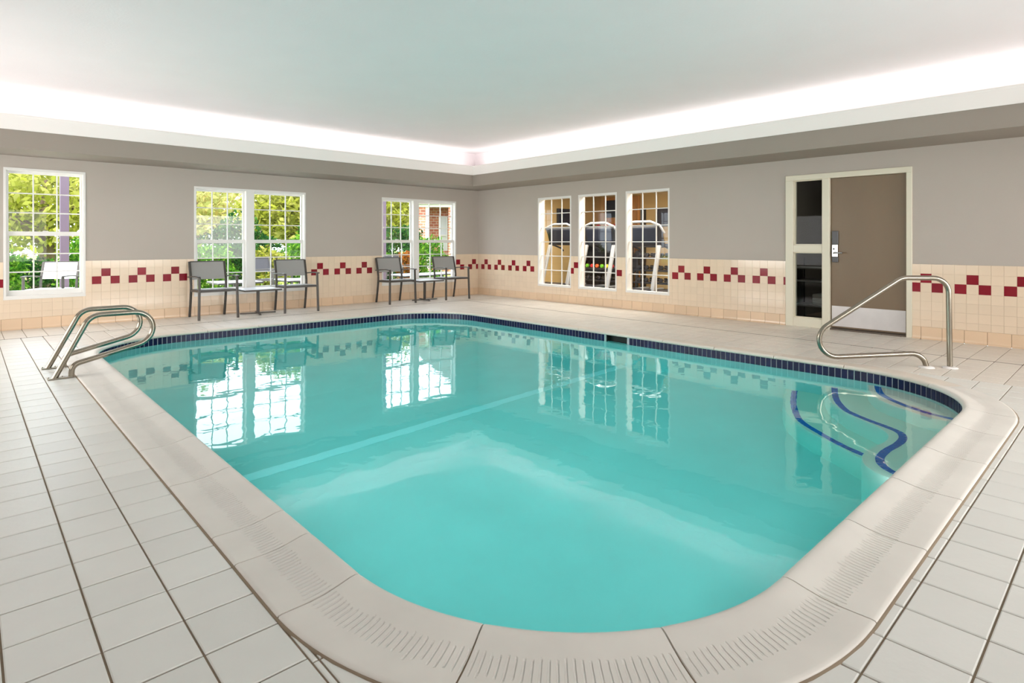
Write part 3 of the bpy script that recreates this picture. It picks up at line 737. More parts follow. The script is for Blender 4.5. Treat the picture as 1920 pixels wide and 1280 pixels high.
# coping stones
def coping_mat(name, rgb):
    m = mat(name, rgb, 0.55, var=0.05, vscale=4, island=0.02); nt = m.node_tree; L = nt.links; b = nt.nodes['Principled BSDF']
    uv = nt.nodes.new('ShaderNodeUVMap'); sp = nt.nodes.new('ShaderNodeSeparateXYZ'); L.new(uv.outputs[0], sp.inputs[0])
    mu = nt.nodes.new('ShaderNodeMath'); mu.operation = 'MULTIPLY'; mu.inputs[1].default_value = 2 * PI / 0.021; L.new(sp.outputs[0], mu.inputs[0])
    sn = nt.nodes.new('ShaderNodeMath'); sn.operation = 'SINE'; L.new(mu.outputs[0], sn.inputs[0])
    pw_ = nt.nodes.new('ShaderNodeMapRange'); pw_.inputs[1].default_value = 0.3; pw_.inputs[2].default_value = 0.95; L.new(sn.outputs[0], pw_.inputs[0])
    # band across the stone, ragged ends
    nz = nt.nodes.new('ShaderNodeTexNoise'); nz.inputs['Scale'].default_value = 30; L.new(uv.outputs[0], nz.inputs['Vector'])
    ad = nt.nodes.new('ShaderNodeMath'); ad.operation = 'MULTIPLY_ADD'; ad.inputs[1].default_value = 0.06; L.new(nz.outputs[0], ad.inputs[0]); L.new(sp.outputs[1], ad.inputs[2])
    d = nt.nodes.new('ShaderNodeMath'); d.operation = 'SUBTRACT'; d.inputs[1].default_value = 0.185; L.new(ad.outputs[0], d.inputs[0])
    ab = nt.nodes.new('ShaderNodeMath'); ab.operation = 'ABSOLUTE'; L.new(d.outputs[0], ab.inputs[0])
    mk = nt.nodes.new('ShaderNodeMapRange'); mk.inputs[1].default_value = 0.046; mk.inputs[2].default_value = 0.03; mk.inputs[3].default_value = 0; mk.inputs[4].default_value = 1; L.new(ab.outputs[0], mk.inputs[0])
    ht = nt.nodes.new('ShaderNodeMath'); ht.operation = 'MULTIPLY'; L.new(pw_.outputs[0], ht.inputs[0]); L.new(mk.outputs[0], ht.inputs[1])
    bp = nt.nodes.new('ShaderNodeBump'); bp.inputs['Strength'].default_value = 0.8; bp.inputs['Distance'].default_value = 0.006; bp.invert = True
    L.new(ht.outputs[0], bp.inputs['Height']); L.new(bp.outputs[0], b.inputs['Normal'])
    return m
M['coping'] = coping_mat('coping_stone_ribbed', (222, 217, 209)); M['copingp'] = mat('coping_stone_plain', (222, 211, 198), 0.5, var=0.04, vscale=4, island=0.02)
CP = [(0.030, -0.004), (0.006, -0.002), (0.0, 0.008), (0.002, 0.020), (0.010, 0.029), (0.024, 0.033), (0.045, 0.031), (0.09, 0.021), (0.14, 0.012), (0.19, 0.0085), (0.24, 0.009), (0.285, 0.010), (0.297, 0.008), (0.30, 0.003), (0.30, -0.03)]
def coping(s0, s1, m_):
    n = max(2, int(abs(s1 - s0) / 0.04)); g = 0.0028; s0 += g; s1 -= g
    vs = []; uvs = []; q = len(CP)
    for i in range(n + 1):
        s_ = s0 + (s1 - s0) * i / n
        for (t_, z_) in CP:
            e = 0.0015 if i in (0, n) else 0
            x_, y_, *_r = P(s_, t_); vs.append((x_, y_, z_ - e)); uvs.append((s_, t_))
    fs = []
    for i in range(n):
        for k in range(q - 1): fs.append((i * q + k, i * q + k + 1, (i + 1) * q + k + 1, (i + 1) * q + k))
    mb = MB(); mb.add(vs, fs, True); mb.add(vs[:q], [tuple(range(q))[::-1]]); mb.add(vs[-q:], [tuple(range(q))])
    me = mb.mesh('coping_stone', m_); ul = me.uv_layers.new(name='UVMap')
    alluv = uvs + uvs[:q] + uvs[-q:]
    for lp in me.loops: ul.data[lp.index].uv = alluv[lp.vertex_index]
    link('coping_stone', me, pool)
# joints in arc length: left side (falling Y), near corner, near side, corner, right side, far side
jl = [P_ for P_ in (6.62, 5.92, 5.28, 4.59, 3.91, 3.24, 2.56, 2.29, 1.89)]
js = [s_of(PX0, y_) for y_ in jl] + [s_of(1.17, 1.39), s_of(1.56, 1.02), s_of(2.10, 0.86)] + [s_of(x_, PY0) for x_ in (2.73, 3.38, 4.02, 4.66, 5.2)] + [s_of(5.84, 1.22), s_of(6.10, 1.95)]
js += [s_of(PX1, 1.95 + 0.66 * k) for k in range(1, 9)] + [s_of(5.8, 8.2), s_of(5.0, PY1)] + [s_of(5.0 - 0.66 * k, PY1) for k in range(1, 5)] + [s_of(1.4, 8.2), s_of(PX0, 7.3)]
js = sorted(set(round(j, 3) for j in js))
js = [j for i, j in enumerate(js) if i == 0 or j - js[i - 1] > 0.1]
for i in range(len(js)):
    a = js[i]; b = js[(i + 1) % len(js)]
    if b < a: b += PER
    mid = P((a + b) / 2); far = mid[0] > 5.9 and mid[1] > 1.2 or mid[1] > 8
    coping(a, b, M['copingp'] if far else M['coping'])
m = MB(); K = 240      # mortar bed under the stones, seen in the joints and round the outer edge
vs = []; fs = []
for i in range(K):
    for t_, z_ in ((0.02, -0.006), (0.02, 0.004), (0.06, 0.016), (0.16, 0.004), (0.30, 0.002), (0.309, 0.001), (0.309, -0.02)):
        x_, y_, *_r = P(PER * i / K, t_); vs.append((x_, y_, z_))
for i in range(K):
    for k in range(6): fs.append((i * 7 + k, i * 7 + k + 1, ((i + 1) % K) * 7 + k + 1, ((i + 1) % K) * 7 + k))
m.add(vs, fs, True); m.build('mortar_bed', M['grout'], pool)

# water
m = MB(); K = 200
top = [P(PER * i / K, 0.03)[:2] for i in range(K)]
m.prism(top, -2.2, WZ)
tag(m.build('pool_water', M['water']), 'clear turquoise water filling the pool, mirroring the windows', 'water', kind='structure')

# ------------------------------------------------------------------ handrails
def rail(name, base, dvec, prof, label, group, plate):
    r = tag(empty(name, (base[0], base[1], 0)), label, 'handrail', group)
    d = Vector((dvec[0], dvec[1])).normalized()
    pts = [(d.x * p.x, d.y * p.x, p.y) for p in prof]
    MB().tube(pts, 0.0235, 16).build('tube', M['steel'], r)
    if plate == 'bar':
        ang = math.atan2(d.y, d.x); R = Matrix.Rotation(ang, 3, 'Z')
        MB().cbox((d.x * 0.05, d.y * 0.05, 0.0065), (0.095, 0.033, 0.0055), R, 0.003).build('base_plate', M['steel'], r)
        for q in (-0.035, 0.06): MB().lathe((d.x * q, d.y * q + 0.022, 0.012), [(0.006, 0), (0.006, 0.004), (0.003, 0.006)], 8).build('bolt', M['steel'], r)
    else:
        for q in (prof[0].x, prof[-1].x): MB().lathe((d.x * q, d.y * q, 0.0), [(0.066, 0.001), (0.066, 0.006), (0.058, 0.012), (0.034, 0.018), (0.027, 0.018)], 24).build('escutcheon', M['lip'], r)
    return r
lp = fillet([(0, 0.002), (0.262, 0.54), (1.883, 0.538), (0.128, 0.110), (0.122, 0.002)], [0, 0.13, 0.155, 0.075, 0])
rail('handrail', (0.572, 7.08), (1, -0.015), lp, 'bent steel ladder rail on the deck, farther of the close pair', 'twin steel rails by the pool edge', 'bar')
rail('handrail', (0.570, 6.50), (1, 0.0), lp, 'bent steel ladder rail on the deck, nearer of the close pair', 'twin steel rails by the pool edge', 'bar')
rp = fillet([(0, 0.002), (0.012, 0.858), (0.43, 0.858), (1.608, 0.046), (0.235, 0.139), (0.208, 0.002)], [0, 0.14, 0.14, 0.165, 0.13, 0])
rail('handrail', (6.875, 1.266), (-0.651, 0.759), rp, 'tall single steel handrail over the corner steps by the door', None, 'disc')

# ------------------------------------------------------------------ chairs and tables
def make_chair(label, sling='sling', group='grey sling armchairs along the windows', metal='chairmetal'):
    r = tag(empty('patio_chair'), label, 'chair', group); mt = M[metal]
    for sx in (-1, 1):
        MB().bar((sx * 0.285, -0.30, 0.0), (sx * 0.272, -0.285, 0.655), 0.034, 0.034, 0.005, (0, 1, 0)).build('leg', mt, r)
        path = [(sx * 0.262, 0.30, 0.0), (sx * 0.262, 0.255, 0.20), (sx * 0.262, 0.215, 0.42), (sx * 0.262, 0.215, 0.52), (sx * 0.262, 0.24, 0.64), (sx * 0.262, 0.315, 0.885)]
        lg = MB()
        for a, b in zip(path[:-1], path[1:]): lg.bar(a, b, 0.026, 0.036, 0.004, (1, 0, 0))
        lg.build('leg', mt, r)
        ar = MB(); apath = [(sx * 0.285, -0.31, 0.662), (sx * 0.29, -0.18, 0.668), (sx * 0.292, 0.02, 0.66), (sx * 0.287, 0.20, 0.645), (sx * 0.28, 0.27, 0.64)]
        for a, b in zip(apath[:-1], apath[1:]): ar.bar(a, b, 0.048, 0.018, 0.005)
        ar.build('armrest', mt, r)
        MB().bar((sx * 0.262, -0.285, 0.440), (sx * 0.262, 0.225, 0.425), 0.022, 0.034).build('side_rail', mt, r)
    MB().bar((-0.27, -0.288, 0.440), (0.27, -0.288, 0.440), 0.024, 0.034).build('front_rail', mt, r); MB().bar((-0.26, 0.215, 0.43), (0.26, 0.215, 0.43), 0.022, 0.026).build('rear_rail', mt, r)
    # seat sling, sagging
    m = MB(); nx, ny = 8, 8; vs = []
    for j in range(ny + 1):
        for i in range(nx + 1):
            u, v = i / nx, j / ny; x = -0.252 + 0.504 * u; y = -0.30 + 0.51 * v
            vs.append((x, y, 0.463 - 0.012 * v - 0.016 * math.sin(PI * u) * math.sin(PI * v) ** 0.5 if v > 0 else 0.460))
    nq = len(vs); fs = []
    for j in range(ny):
        for i in range(nx): a = j * (nx + 1) + i; fs.append((a, a + 1, a + nx + 2, a + nx + 1))
    bot = [(x, y, z - 0.006) for x, y, z in vs]; m.add(vs + bot, fs + [tuple(i + nq for i in f[::-1]) for f in fs], True)
    m.build('seat', M[sling], r)
    # back sling
    m = MB(); vs = []
    for j in range(7):
        for i in range(nx + 1):
            u, v = i / nx, j / 6; z = 0.60 + 0.285 * v; y = 0.225 + 0.088 * v + 0.018 * math.sin(PI * u); vs.append((-0.252 + 0.504 * u, y, z))
    nq = len(vs); fs = []
    for j in range(6):
        for i in range(nx): a = j * (nx + 1) + i; fs.append((a, a + 1, a + nx + 2, a + nx + 1))
    m.add(vs + [(x, y + 0.007, z) for x, y, z in vs], fs + [tuple(i + nq for i in f[::-1]) for f in fs], True)
    bk = m.build('backrest', M[sling], r)
    t = MB()
    for i in range(nx):
        a = vs[6 * (nx + 1) + i]; b = vs[6 * (nx + 1) + i + 1]; t.bar((a[0], a[1] + 0.003, a[2]), (b[0], b[1] + 0.003, b[2]), 0.022, 0.016, 0.003)
    t.build('top_rail', mt, r)
    for sx in (-1, 1):
        for y in (-0.30, 0.30): MB().box(sx * (0.285 if y < 0 else 0.262) - 0.015, sx * (0.285 if y < 0 else 0.262) + 0.015, y - 0.015, y + 0.015, 0, 0.008).build('foot_cap', M['rubber'], r)
    return r
ch = make_chair('grey sling armchair, leftmost in the room, against the first double window')
ch.location = (2.905, 10.15, 0.001)
labs = ['grey sling armchair on the corner side of the first little table', 'grey sling armchair with its back to the second double window, before its table', 'grey sling armchair nearest the room corner, turned slightly']
for (x, y, a), lb in zip(((4.25, 10.14, -0.07), (6.27, 10.15, -0.05), (7.60, 10.11, -0.10)), labs):
    c = copy_tree(ch); c.location = (x, y, 0.001); c.rotation_euler = (0, 0, a); c['label'] = lb
def make_table(label):
    r = tag(empty('side_table'), label, 'table', 'low side tables between the chairs')
    MB().cbox((0, 0, 0.421), (0.290, 0.262, 0.006), None, 0.003).build('tabletop', M['tabletop'], r)
    e = MB()
    for sx in (-1, 1): e.cbox((sx * 0.286, 0, 0.408), (0.012, 0.272, 0.012)); e.cbox((0, sx * 0.262, 0.408), (0.298, 0.012, 0.012))
    e.cbox((0, 0, 0.405), (0.06, 0.06, 0.008)); e.build('table_frame', M['chairmetal'], r)
    MB().cbox((0, 0, 0.21), (0.021, 0.021, 0.195)).build('column', M['chairmetal'], r)
    f = MB(); f.bar((-0.275, 0.05, 0.016), (0.275, -0.05, 0.016), 0.03, 0.018); f.bar((-0.05, -0.25, 0.016), (0.05, 0.25, 0.016), 0.03, 0.018); f.build('cross_foot', M['chairmetal'], r)
    return r
tb = make_table('low square side table between the first pair of chairs'); tb.location = (3.60, 10.13, 0.001)
t2 = copy_tree(tb); t2.location = (6.955, 10.13, 0.001); t2['label'] = 'low square side table between the pair of chairs nearest the corner'

# ------------------------------------------------------------------ gym behind the door wall
gx1, gy0, gy1 = 13.2, 3.95, YA
mb = MB(); mb.box(gx1, gx1 + 0.1, gy0, gy1, 0, 2.7); tag(mb.build('wall_gym_back', M['gymwall']), 'mustard back wall of the gym', kind='structure')
tag(MB().box(XB + T, gx1, gy0 - 0.1, gy0, 0, 2.7).build('wall_gym_side', M['gymwall']), 'mustard side wall of the gym', kind='structure')
tag(MB().box(XB + T, gx1 + 0.1, YA - 0.06, YA - 0.001, 0, 2.7).build('wall_gym_end', M['gymwall']), 'mustard end wall of the gym', kind='structure')
tag(MB().box(XB + T, gx1 + 0.1, gy0 - 0.1, YA - 0.001, 2.5, 2.6).build('ceiling_gym', M['gymceil']), 'grey ceiling of the gym', kind='structure')
tag(MB().box(XB, gx1 + 0.1, gy0 - 0.1, YA, -0.1, -0.001).build('floor_gym', M['gymfloor']), 'dark rubber floor of the gym', kind='structure')
tag(MB().box(XB + 0.01, XB + 2.6, Y0, YA, 2.62, ZT).build('ceiling_void', M['gymceil']), 'flat roof over the gym', kind='structure')
def treadmill(y, label):
    r = tag(empty('treadmill', (9.30, y, 0)), label, 'treadmill', 'treadmills facing the gym windows')
    MB().cbox((0.95, 0, 0.13), (0.78, 0.40, 0.05), None, 0.02).build('deck', M['tblack'], r)
    MB().cbox((0.98, 0, 0.183), (0.72, 0.26, 0.006), None, 0.002).build('belt', M['gymfloor'], r)
    m = MB(); poly = [(-0.02, 0.06), (0.42, 0.06), (0.42, 0.22), (0.30, 0.31), (0.08, 0.30), (-0.02, 0.18)]
    n = len(poly); m.add([(x_, -0.36, z_) for x_, z_ in poly] + [(x_, 0.36, z_) for x_, z_ in poly], [tuple(range(n)), tuple(range(n, 2 * n))[::-1]] + [(i, i + n, (i + 1) % n + n, (i + 1) % n) for i in range(n)])
    m.build('motor_hood', M['tblack'], r)
    for sy in (-1, 1):
        MB().bar((0.16, sy * 0.38, 0.05), (0.48, sy * 0.36, 1.14), 0.055, 0.09, 0.012, (0, 1, 0)).build('upright', M['tsilver'], r)
        MB().tube([(0.46, sy * 0.37, 1.16), (0.62, sy * 0.37, 1.13), (0.86, sy * 0.36, 1.06), (0.92, sy * 0.36, 1.0)], 0.02, 8).build('handrail', M['tblack'], r)
        MB().cbox((0.95, sy * 0.36, 0.20), (0.75, 0.045, 0.02), None, 0.01).build('side_step', M['tsilver'], r)
    R = Matrix.Rotation(-0.32, 3, 'Y')
    cs = MB().cbox((0.50, 0, 1.33), (0.045, 0.42, 0.20), R, 0.03).build('console', M['tblack'], r)
    MB().cbox((0.45, 0, 1.33), (0.008, 0.33, 0.15), R, 0.004).build('console_back', M['screen'], cs)
    MB().tube([(0.52, -0.44, 1.38), (0.40, -0.42, 1.52), (0.42, -0.2, 1.60), (0.43, 0.2, 1.60), (0.40, 0.42, 1.52), (0.52, 0.44, 1.38)], 0.026, 8).build('console_rim', M['tsilver'], r)
    return r
treadmill(8.88, 'treadmill behind the gym window nearest the room corner')
treadmill(7.80, 'treadmill behind the middle gym window')
treadmill(6.72, 'treadmill behind the gym window nearest the door')
# wall panels / curtain folds on the end of the gym
m = MB()
for i in range(16):
    y_ = 9.2 + i * 0.075; m.cbox((gx1 - 0.03, y_, 1.25), (0.02 + 0.01 * (i % 2), 0.034, 1.2), None, 0.012)
tag(m.build('curtain', mat('orange_curtain', (226, 160, 90), 0.8, island=0.15)), 'orange pleated curtain on the far gym wall', 'curtain')
def rack(loc, label, rz=0):
    r = tag(empty('dumbbell_rack', loc, rz), label, 'rack')
    for sx in (-1, 1): MB().bar((0, sx * 0.62, 0), (0.10, sx * 0.62, 0.95), 0.05, 0.06).build('upright', M['tblack'], r)
    for z in (0.28, 0.56, 0.84): MB().cbox((0.0 + 0.06 * z, 0, z), (0.14, 0.62, 0.018)).build('shelf', M['tblack'], r)
    return r
def dumbbell(x, y, z, mk, label, group):
    r = tag(empty('dumbbell', (x, y, z)), label, 'dumbbell', group)
    MB().tube([(-0.07, 0, 0.05), (0.07, 0, 0.05)], 0.014, 8).build('handle', M['chrome'], r)
    for sx in (-1, 1): MB().lathe((sx * 0.095, 0, 0.05), [(0.036, -0.03), (0.046, -0.022), (0.046, 0.022), (0.036, 0.03)], 10, 'x').build('weight', M[mk], r)
    return r
rack((11.2, 9.05, 0), 'black rack of hand weights seen through the middle gym window'); rack((11.4, 7.42, 0), 'black rack of weights seen through the gym window nearest the door')
ORD = ['first', 'second', 'third', 'fourth', 'fifth', 'sixth', 'seventh', 'eighth']
cols = ['redball', 'yellow', 'green', 'orange', 'redball', 'green', 'yellow', 'orange']
names = {'redball': 'red', 'yellow': 'yellow', 'green': 'green', 'orange': 'orange'}
for i, c_ in enumerate(cols):
    dumbbell(11.23, 8.52 + i * 0.15, 0.58, c_, '%s dumbbell, %s from the left in the bright row behind the middle window' % (names[c_], ORD[7 - i]), 'coloured dumbbells on the gym rack')
for i in range(7): dumbbell(11.21, 8.55 + i * 0.17, 0.30, 'tblack', 'black dumbbell, %s from the left on the low shelf behind the middle window' % ORD[6 - i], 'black dumbbells on the lowest shelf')
for lv, z in enumerate((0.30, 0.58, 0.86)):
    for i in range(6): dumbbell(11.42 + 0.02 * lv, 6.94 + i * 0.19, z, 'tblack', 'black dumbbell, %s from the left on the %s shelf of the rack nearest the door' % (ORD[5 - i], ('lowest', 'middle', 'top')[lv]), 'black dumbbells on the second rack')
sh = tag(empty('storage_shelf', (12.3, 9.66, 0)), 'tall black shelf unit against the gym back wall', 'shelf')
for sy in (-1, 1): MB().cbox((0, sy * 0.75, 0.75), (0.2, 0.03, 0.75)).build('side_panel', M['tblack'], sh)
for z in (0.4, 0.8, 1.15, 1.48): MB().cbox((0, 0, z), (0.2, 0.75, 0.02)).build('shelf_board', M['tblack'], sh)
MB().cbox((0.19, 0, 0.75), (0.01, 0.75, 0.74)).build('back_panel', M['tblack'], sh)
for i, c_ in enumerate(['tblack', 'redball', 'orange', 'redball', 'tblack']):
    m = MB(); m.lathe((0, 0, 0.085), [(0.02, -0.083), (0.06, -0.06), (0.084, 0.0), (0.06, 0.06), (0.02, 0.083)], 12)
    tag(m.build('exercise_ball', M[c_], None, (12.3, 9.08 + i * 0.26, 1.501)), ['black ball at the right end of the gym shelf top', 'red ball between the black and the orange ball on the gym shelf', 'orange ball in the middle of the gym shelf top', 'red ball on the left of the orange ball on the gym shelf', 'black ball at the left end of the gym shelf top'][i], 'ball', 'balls on top of the gym shelf')
for y_, z_, w_, lb in ((10.05, 2.12, 0.26, 'dark screen high on the gym wall seen past the middle window'), (8.36, 1.85, 0.26, 'dark framed screen on the gym wall at the door side')):
    r = tag(empty('wall_screen', (gx1 - 0.045, y_, z_)), lb, 'screen'); MB().cbox((0, 0, 0), (0.03, w_, 0.24)).build('bezel', M['tblack'], r); MB().cbox((-0.031, 0, 0), (0.003, w_ - 0.02, 0.22)).build('display', M['screen'], r)
r = tag(empty('wall_screen', (11.62, YA - 0.095, 1.86)), 'dark screen on the gym end wall over the farthest treadmill', 'screen')
MB().cbox((0, 0, 0), (0.30, 0.03, 0.22)).build('bezel', M['tblack'], r); MB().cbox((0, -0.031, 0), (0.28, 0.003, 0.20)).build('display', M['screen'], r)
# exercise bench of the right-hand window
r = tag(empty('cable_machine', (12.0, 8.25, 0)), 'dark weight machine with a long arm behind the gym window nearest the door', 'machine')
MB().bar((0, 0, 0), (0, 0, 2.0), 0.10, 0.10).build('column', M['tblack'], r); MB().bar((0, -0.9, 1.12), (0, 0.3, 1.12), 0.09, 0.09).build('arm', M['tblack'], r)
MB().bar((0, 0.05, 0.9), (0.0, 0.45, 0.5), 0.09, 0.3).build('pad', M['tblack'], r); MB().cbox((0, 0, 0.03), (0.35, 0.5, 0.03)).build('base', M['tblack'], r)

# ------------------------------------------------------------------ garden outside the sash windows
tag(MB().box(-14, 30, YA + T, 13.4, -0.12, -0.02).build('patio', M['patio']), 'pale concrete patio outside the sash windows', kind='structure')
tag(MB().box(-30, 60, 13.4, 70, -0.15, -0.05).build('lawn', M['lawn']), 'yellow-green lawn beyond the patio', kind='structure')
def leaves(n, shape, size, mname, seed, shell=0.45):
    rg = np.random.RandomState(seed)
    d = rg.normal(size=(n, 3)); d /= np.linalg.norm(d, axis=1)[:, None]
    rad = shell + (1 - shell) * rg.rand(n) ** 0.6
    lump = 1 + 0.16 * np.sin(d[:, 0] * 5 + seed) * np.cos(d[:, 1] * 6 + 2 * seed) + 0.12 * np.sin(d[:, 2] * 9 + seed)
    c = d * (rad * lump)[:, None] * np.array(shape[:3]) + np.array(shape[3:])
    a = rg.normal(size=(n, 3)); a /= np.linalg.norm(a, axis=1)[:, None]; b = np.cross(a, rg.normal(size=(n, 3))); b /= np.linalg.norm(b, axis=1)[:, None]
    s = size * (0.6 + 0.8 * rg.rand(n))[:, None]
    v = np.stack([c - a * s, c + b * s * 0.42, c + a * s, c - b * s * 0.42], 1).reshape(-1, 3)
    v[:, 2] = np.maximum(v[:, 2], 0.02)
    me = bpy.data.meshes.new('foliage'); me.vertices.add(4 * n); me.vertices.foreach_set('co', v.ravel())
    me.loops.add(4 * n); me.loops.foreach_set('vertex_index', np.arange(4 * n)); me.polygons.add(n)
    me.polygons.foreach_set('loop_start', np.arange(0, 4 * n, 4)); me.polygons.foreach_set('loop_total', np.full(n, 4))
    me.materials.append(M[mname]); me.update(calc_edges=True); return me
crown_cache = {}
def tree(x, y, h, rw, mname, label, group, n=2600, size=0.13, seed=1, trunk=0.14, zc=None):
    r = tag(empty('tree', (x, y, -0.06)), label, 'tree', group)
    zc = zc or h * 0.62; rg = random.Random(seed)
    link('crown', leaves(n, (rw, rw, h - zc, 0, 0, zc), size, mname, seed, 0.25), r)
    t = MB(); t.tube([(0, 0, 0), (0.05, 0.03, h * 0.25), (-0.04, 0.0, h * 0.5), (0.02, 0, h * 0.85)], [trunk, trunk * 0.8, trunk * 0.55, trunk * 0.15], 8); t.build('trunk', M['bark'], r)
    for i in range(6):
        a = rg.uniform(0, 2 * PI); z0_ = h * rg.uniform(0.22, 0.55); L_ = rw * rg.uniform(0.6, 0.95)
        MB().tube([(0, 0, z0_), (math.cos(a) * L_ * 0.5, math.sin(a) * L_ * 0.5, z0_ + L_ * 0.3), (math.cos(a) * L_, math.sin(a) * L_, z0_ + L_ * 0.45)], [trunk * 0.4, trunk * 0.28, trunk * 0.1], 6).build('branch', M['bark'], r)
def shrub(x, y, h, rw, mname, label, n=1500, size=0.06, seed=1, group=None):
    r = tag(empty('shrub', (x, y, -0.03)), label, 'shrub', group)
    link('foliage', leaves(n, (rw, rw * 0.8, h * 0.5, 0, 0, h * 0.5), size, mname, seed, 0.5), r)
    rg = random.Random(seed)
    for i in range(4):
        a = rg.uniform(0, 2 * PI); MB().tube([(0, 0, 0), (math.cos(a) * rw * 0.3, math.sin(a) * rw * 0.3, h * 0.5), (math.cos(a) * rw * 0.6, math.sin(a) * rw * 0.6, h * 0.85)], [0.022, 0.015, 0.006], 6).build('stem', M['bark'], r)
G1 = 'garden trees beyond the patio'
tree(1.6, 20.4, 3.5, 2.0, 'leafyellow', 'yellow-green garden tree straight behind the single window', G1, seed=2, size=0.12, trunk=0.26)
tree(-1.0, 24.8, 3.3, 2.2, 'leafpale', 'pale garden tree beyond the left edge of the single window', G1, seed=3)
tree(6.3, 23.8, 3.9, 1.8, 'leafpale', 'pale thin tree in the left half of the first double window', G1, n=2000, seed=5)
tree(8.9, 20.8, 3.5, 2.0, 'leafyellow', 'bright yellow-green tree in the right half of the first double window', G1, n=4200, seed=6)
tree(14.6, 25.0, 4.3, 2.4, 'leafyellow', 'yellow-green tree in the left half of the corner window', G1, n=4200, seed=8)
tree(18.6, 31.0, 4.6, 2.3, 'leafpale', 'pale tree far behind the corner window', G1, seed=9)
tree(1.0, 31.0, 5.0, 3.2, 'leafyellow', 'tall tree far behind the single window', G1, seed=11, size=0.18)
tree(8.4, 33.0, 5.6, 2.1, 'leafyellow', 'tall tree far behind the first double window', G1, seed=12, size=0.18)
tree(13.0, 35.0, 5.8, 2.2, 'leafpale', 'tall pale tree far off between the windows', G1, seed=13, size=0.18)
tree(20.8, 38.0, 5.8, 3.4, 'leafyellow', 'tall tree far off beyond the brick building', G1, seed=14, size=0.18)
G2 = 'shrubs edging the patio'
sl = [(0.40, 13.9, 1.25, 0.42, 'leafgreen', 'glossy green shrub at the lower left of the single window'),
      (1.85, 14.3, 1.35, 0.60, 'leafgreen', 'branchy green shrub behind the white garden chair'),
      (1.0, 15.6, 0.9, 0.5, 'leafdark', 'dark low shrub on the lawn seen through the single window'),
      (3.9, 14.0, 1.20, 0.60, 'leafgreen', 'green shrub in the leftmost panes of the first double window'),
      (4.95, 15.1, 1.35, 0.6, 'leafdark', 'dark green shrub in the middle of the first double window'),
      (5.15, 13.9, 1.15, 0.45, 'leafyellow', 'yellow-green shrub left of the first window mullion'),
      (6.2, 14.4, 1.35, 0.65, 'leafgreen', 'green shrub right of the first window mullion'),
      (8.9, 15.6, 1.15, 0.6, 'leafgreen', 'green shrub in the left half of the corner window'),
      (9.05, 14.1, 0.95, 0.34, 'leaforange', 'orange-leaved shrub beside the corner window mullion'),
      (10.0, 14.4, 1.42, 0.62, 'leafgreen', 'green shrub in the right half of the corner window'),
      (11.6, 14.5, 1.42, 0.62, 'leafgreen', 'green shrub at the right edge of the corner window'),
      (8.2, 14.0, 0.8, 0.4, 'leafdark', 'dark low shrub behind the outdoor table at the corner window')]
for i, (x, y, h, rw, mn, lb) in enumerate(sl): shrub(x, y, h, rw, mn, lb, seed=30 + i, group=G2, n=2200 if rw > 0.5 else 1400, size=0.055)
for i, (x, y, h, mn, lb) in enumerate([(-0.3, 16.9, 1.8, 'leafgreen', 'large shrub on the lawn beyond the left side of the single window'), (3.3, 17.0, 1.8, 'leafyellow', 'large yellowish shrub on the lawn beyond the porch post'), (5.75, 17.6, 1.9, 'leafdark', 'large dark shrub on the lawn in the left half of the first double window'),
                                     (8.3, 17.8, 1.9, 'leafgreen', 'large shrub on the lawn in the right half of the first double window'), (11.0, 17.4, 1.8, 'leafdark', 'large dark shrub on the lawn in the left half of the corner window')]):
    shrub(x, y, h, 0.98, mn, lb, seed=60 + i, group='large shrubs on the lawn', n=3200, size=0.075)
# porch posts
for x, y, w, lb in ((1.30, 13.15, 0.13, 'mauve porch post outside the single window'), (7.62, 12.9, 0.11, 'mauve porch post outside the left of the corner window')):
    r = tag(empty('porch_post', (x, y, -0.02)), lb, 'post'); MB().cbox((0, 0, 1.5), (w / 2, w / 2, 1.5), None, 0.008).build('shaft', M['mauve'], r); MB().cbox((0, 0, 0.06), (w * 0.7, w * 0.7, 0.06), None, 0.01).build('base', M['mauve'], r)
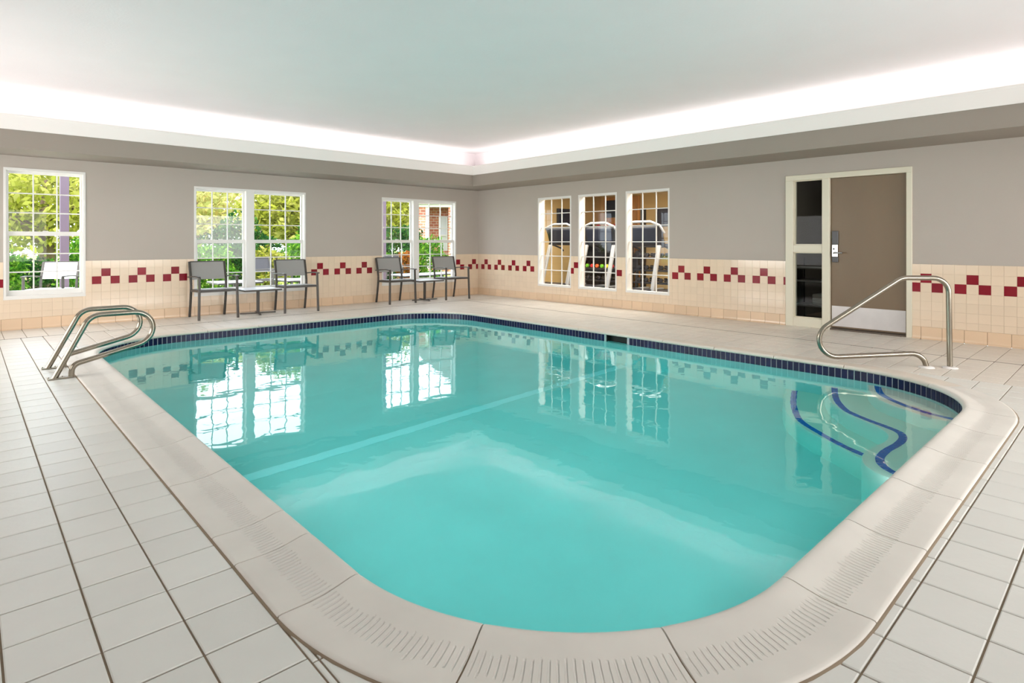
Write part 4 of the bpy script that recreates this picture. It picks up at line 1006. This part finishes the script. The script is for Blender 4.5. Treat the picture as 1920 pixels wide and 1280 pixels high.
# outdoor furniture
oc = make_chair('white sling garden chair outside the single window', 'slingw', 'sling chairs on the patio', 'chairmetal'); oc.location = (1.06, 12.33, -0.019); oc.rotation_euler = (0, 0, -0.5)
oc2 = make_chair('', 'slingd', None); oc2.location = (4.72, 12.5, -0.019); oc2.rotation_euler = (0, 0, 0.5); oc2['label'] = 'dark garden chair outside the right half of the first double window'; oc2['group'] = 'sling chairs on the patio'
oc3 = copy_tree(oc2); oc3.location = (7.75, 12.3, -0.019); oc3.rotation_euler = (0, 0, 0.3); oc3['label'] = 'dark garden chair outside the left half of the corner window'; oc3['group'] = 'sling chairs on the patio'
for x, y, lb in ((3.75, 11.75, 'pale garden table outside the left half of the first double window'), (4.95, 11.6, 'pale garden table outside the right half of the first double window'), (7.55, 11.5, 'pale garden table outside the left half of the corner window'), (8.45, 11.6, 'pale garden table outside the right half of the corner window')):
    c = copy_tree(tb); c.location = (x, y, -0.019); c.scale = (1.35, 1.35, 1.12); c['label'] = lb; c['group'] = 'low tables on the patio'
# brick building with a gable roof
bd = tag(empty('brick_building', (12.72, 19.0, -0.05), -0.60), 'red brick building with white trim and a gable roof beyond the corner window', 'building')
MB().box(0.0, 0.29, 0, 0.5, 0, 2.75).build('pillar', M['brick'], bd)
MB().cbox((0.36, 0.15, 1.36), (0.065, 0.065, 1.36)).build('post', M['white'], bd)
MB().box(0.29, 0.82, 0.9, 1.05, 0, 2.75).build('wall', M['brick'], bd)
MB().box(0.82, 1.18, 0.9, 1.05, 0, 0.9).build('wall', M['brick'], bd); MB().box(0.82, 1.18, 0.9, 1.05, 2.3, 2.75).build('wall', M['brick'], bd)
MB().box(1.18, 5.5, 0, 1.05, 0, 2.75).build('wall', M['brick'], bd); MB().box(0, 5.5, 4, 4.2, 0, 2.75).build('wall', M['brick'], bd)
MB().box(0, 0.2, 0.5, 4.0, 0, 2.75).build('wall', M['brick'], bd)
w_ = MB(); w_.box(0.82, 0.86, 0.92, 1.0, 0.9, 2.3); w_.box(1.14, 1.18, 0.92, 1.0, 0.9, 2.3); w_.box(0.82, 1.18, 0.92, 1.0, 1.5, 1.55); w_.build('window', M['white'], bd)
MB().box(0.82, 1.18, 1.01, 1.02, 0.9, 2.3).build('pane', M['tabletop'], bd)
MB().box(-0.1, 1.3, -0.10, 0.1, 2.6, 2.75).build('beam', M['white'], bd)
g_ = MB(); g_.add([(-0.3, -0.3, 2.7), (2.75, -0.3, 5.4), (5.8, -0.3, 2.7), (-0.3, 4.5, 2.7), (2.75, 4.5, 5.4), (5.8, 4.5, 2.7)], [(0, 2, 1), (3, 4, 5), (0, 1, 4, 3), (1, 2, 5, 4), (0, 3, 5, 2)]); g_.build('roof', M['roof'], bd)
print('objects', len(bpy.data.objects))
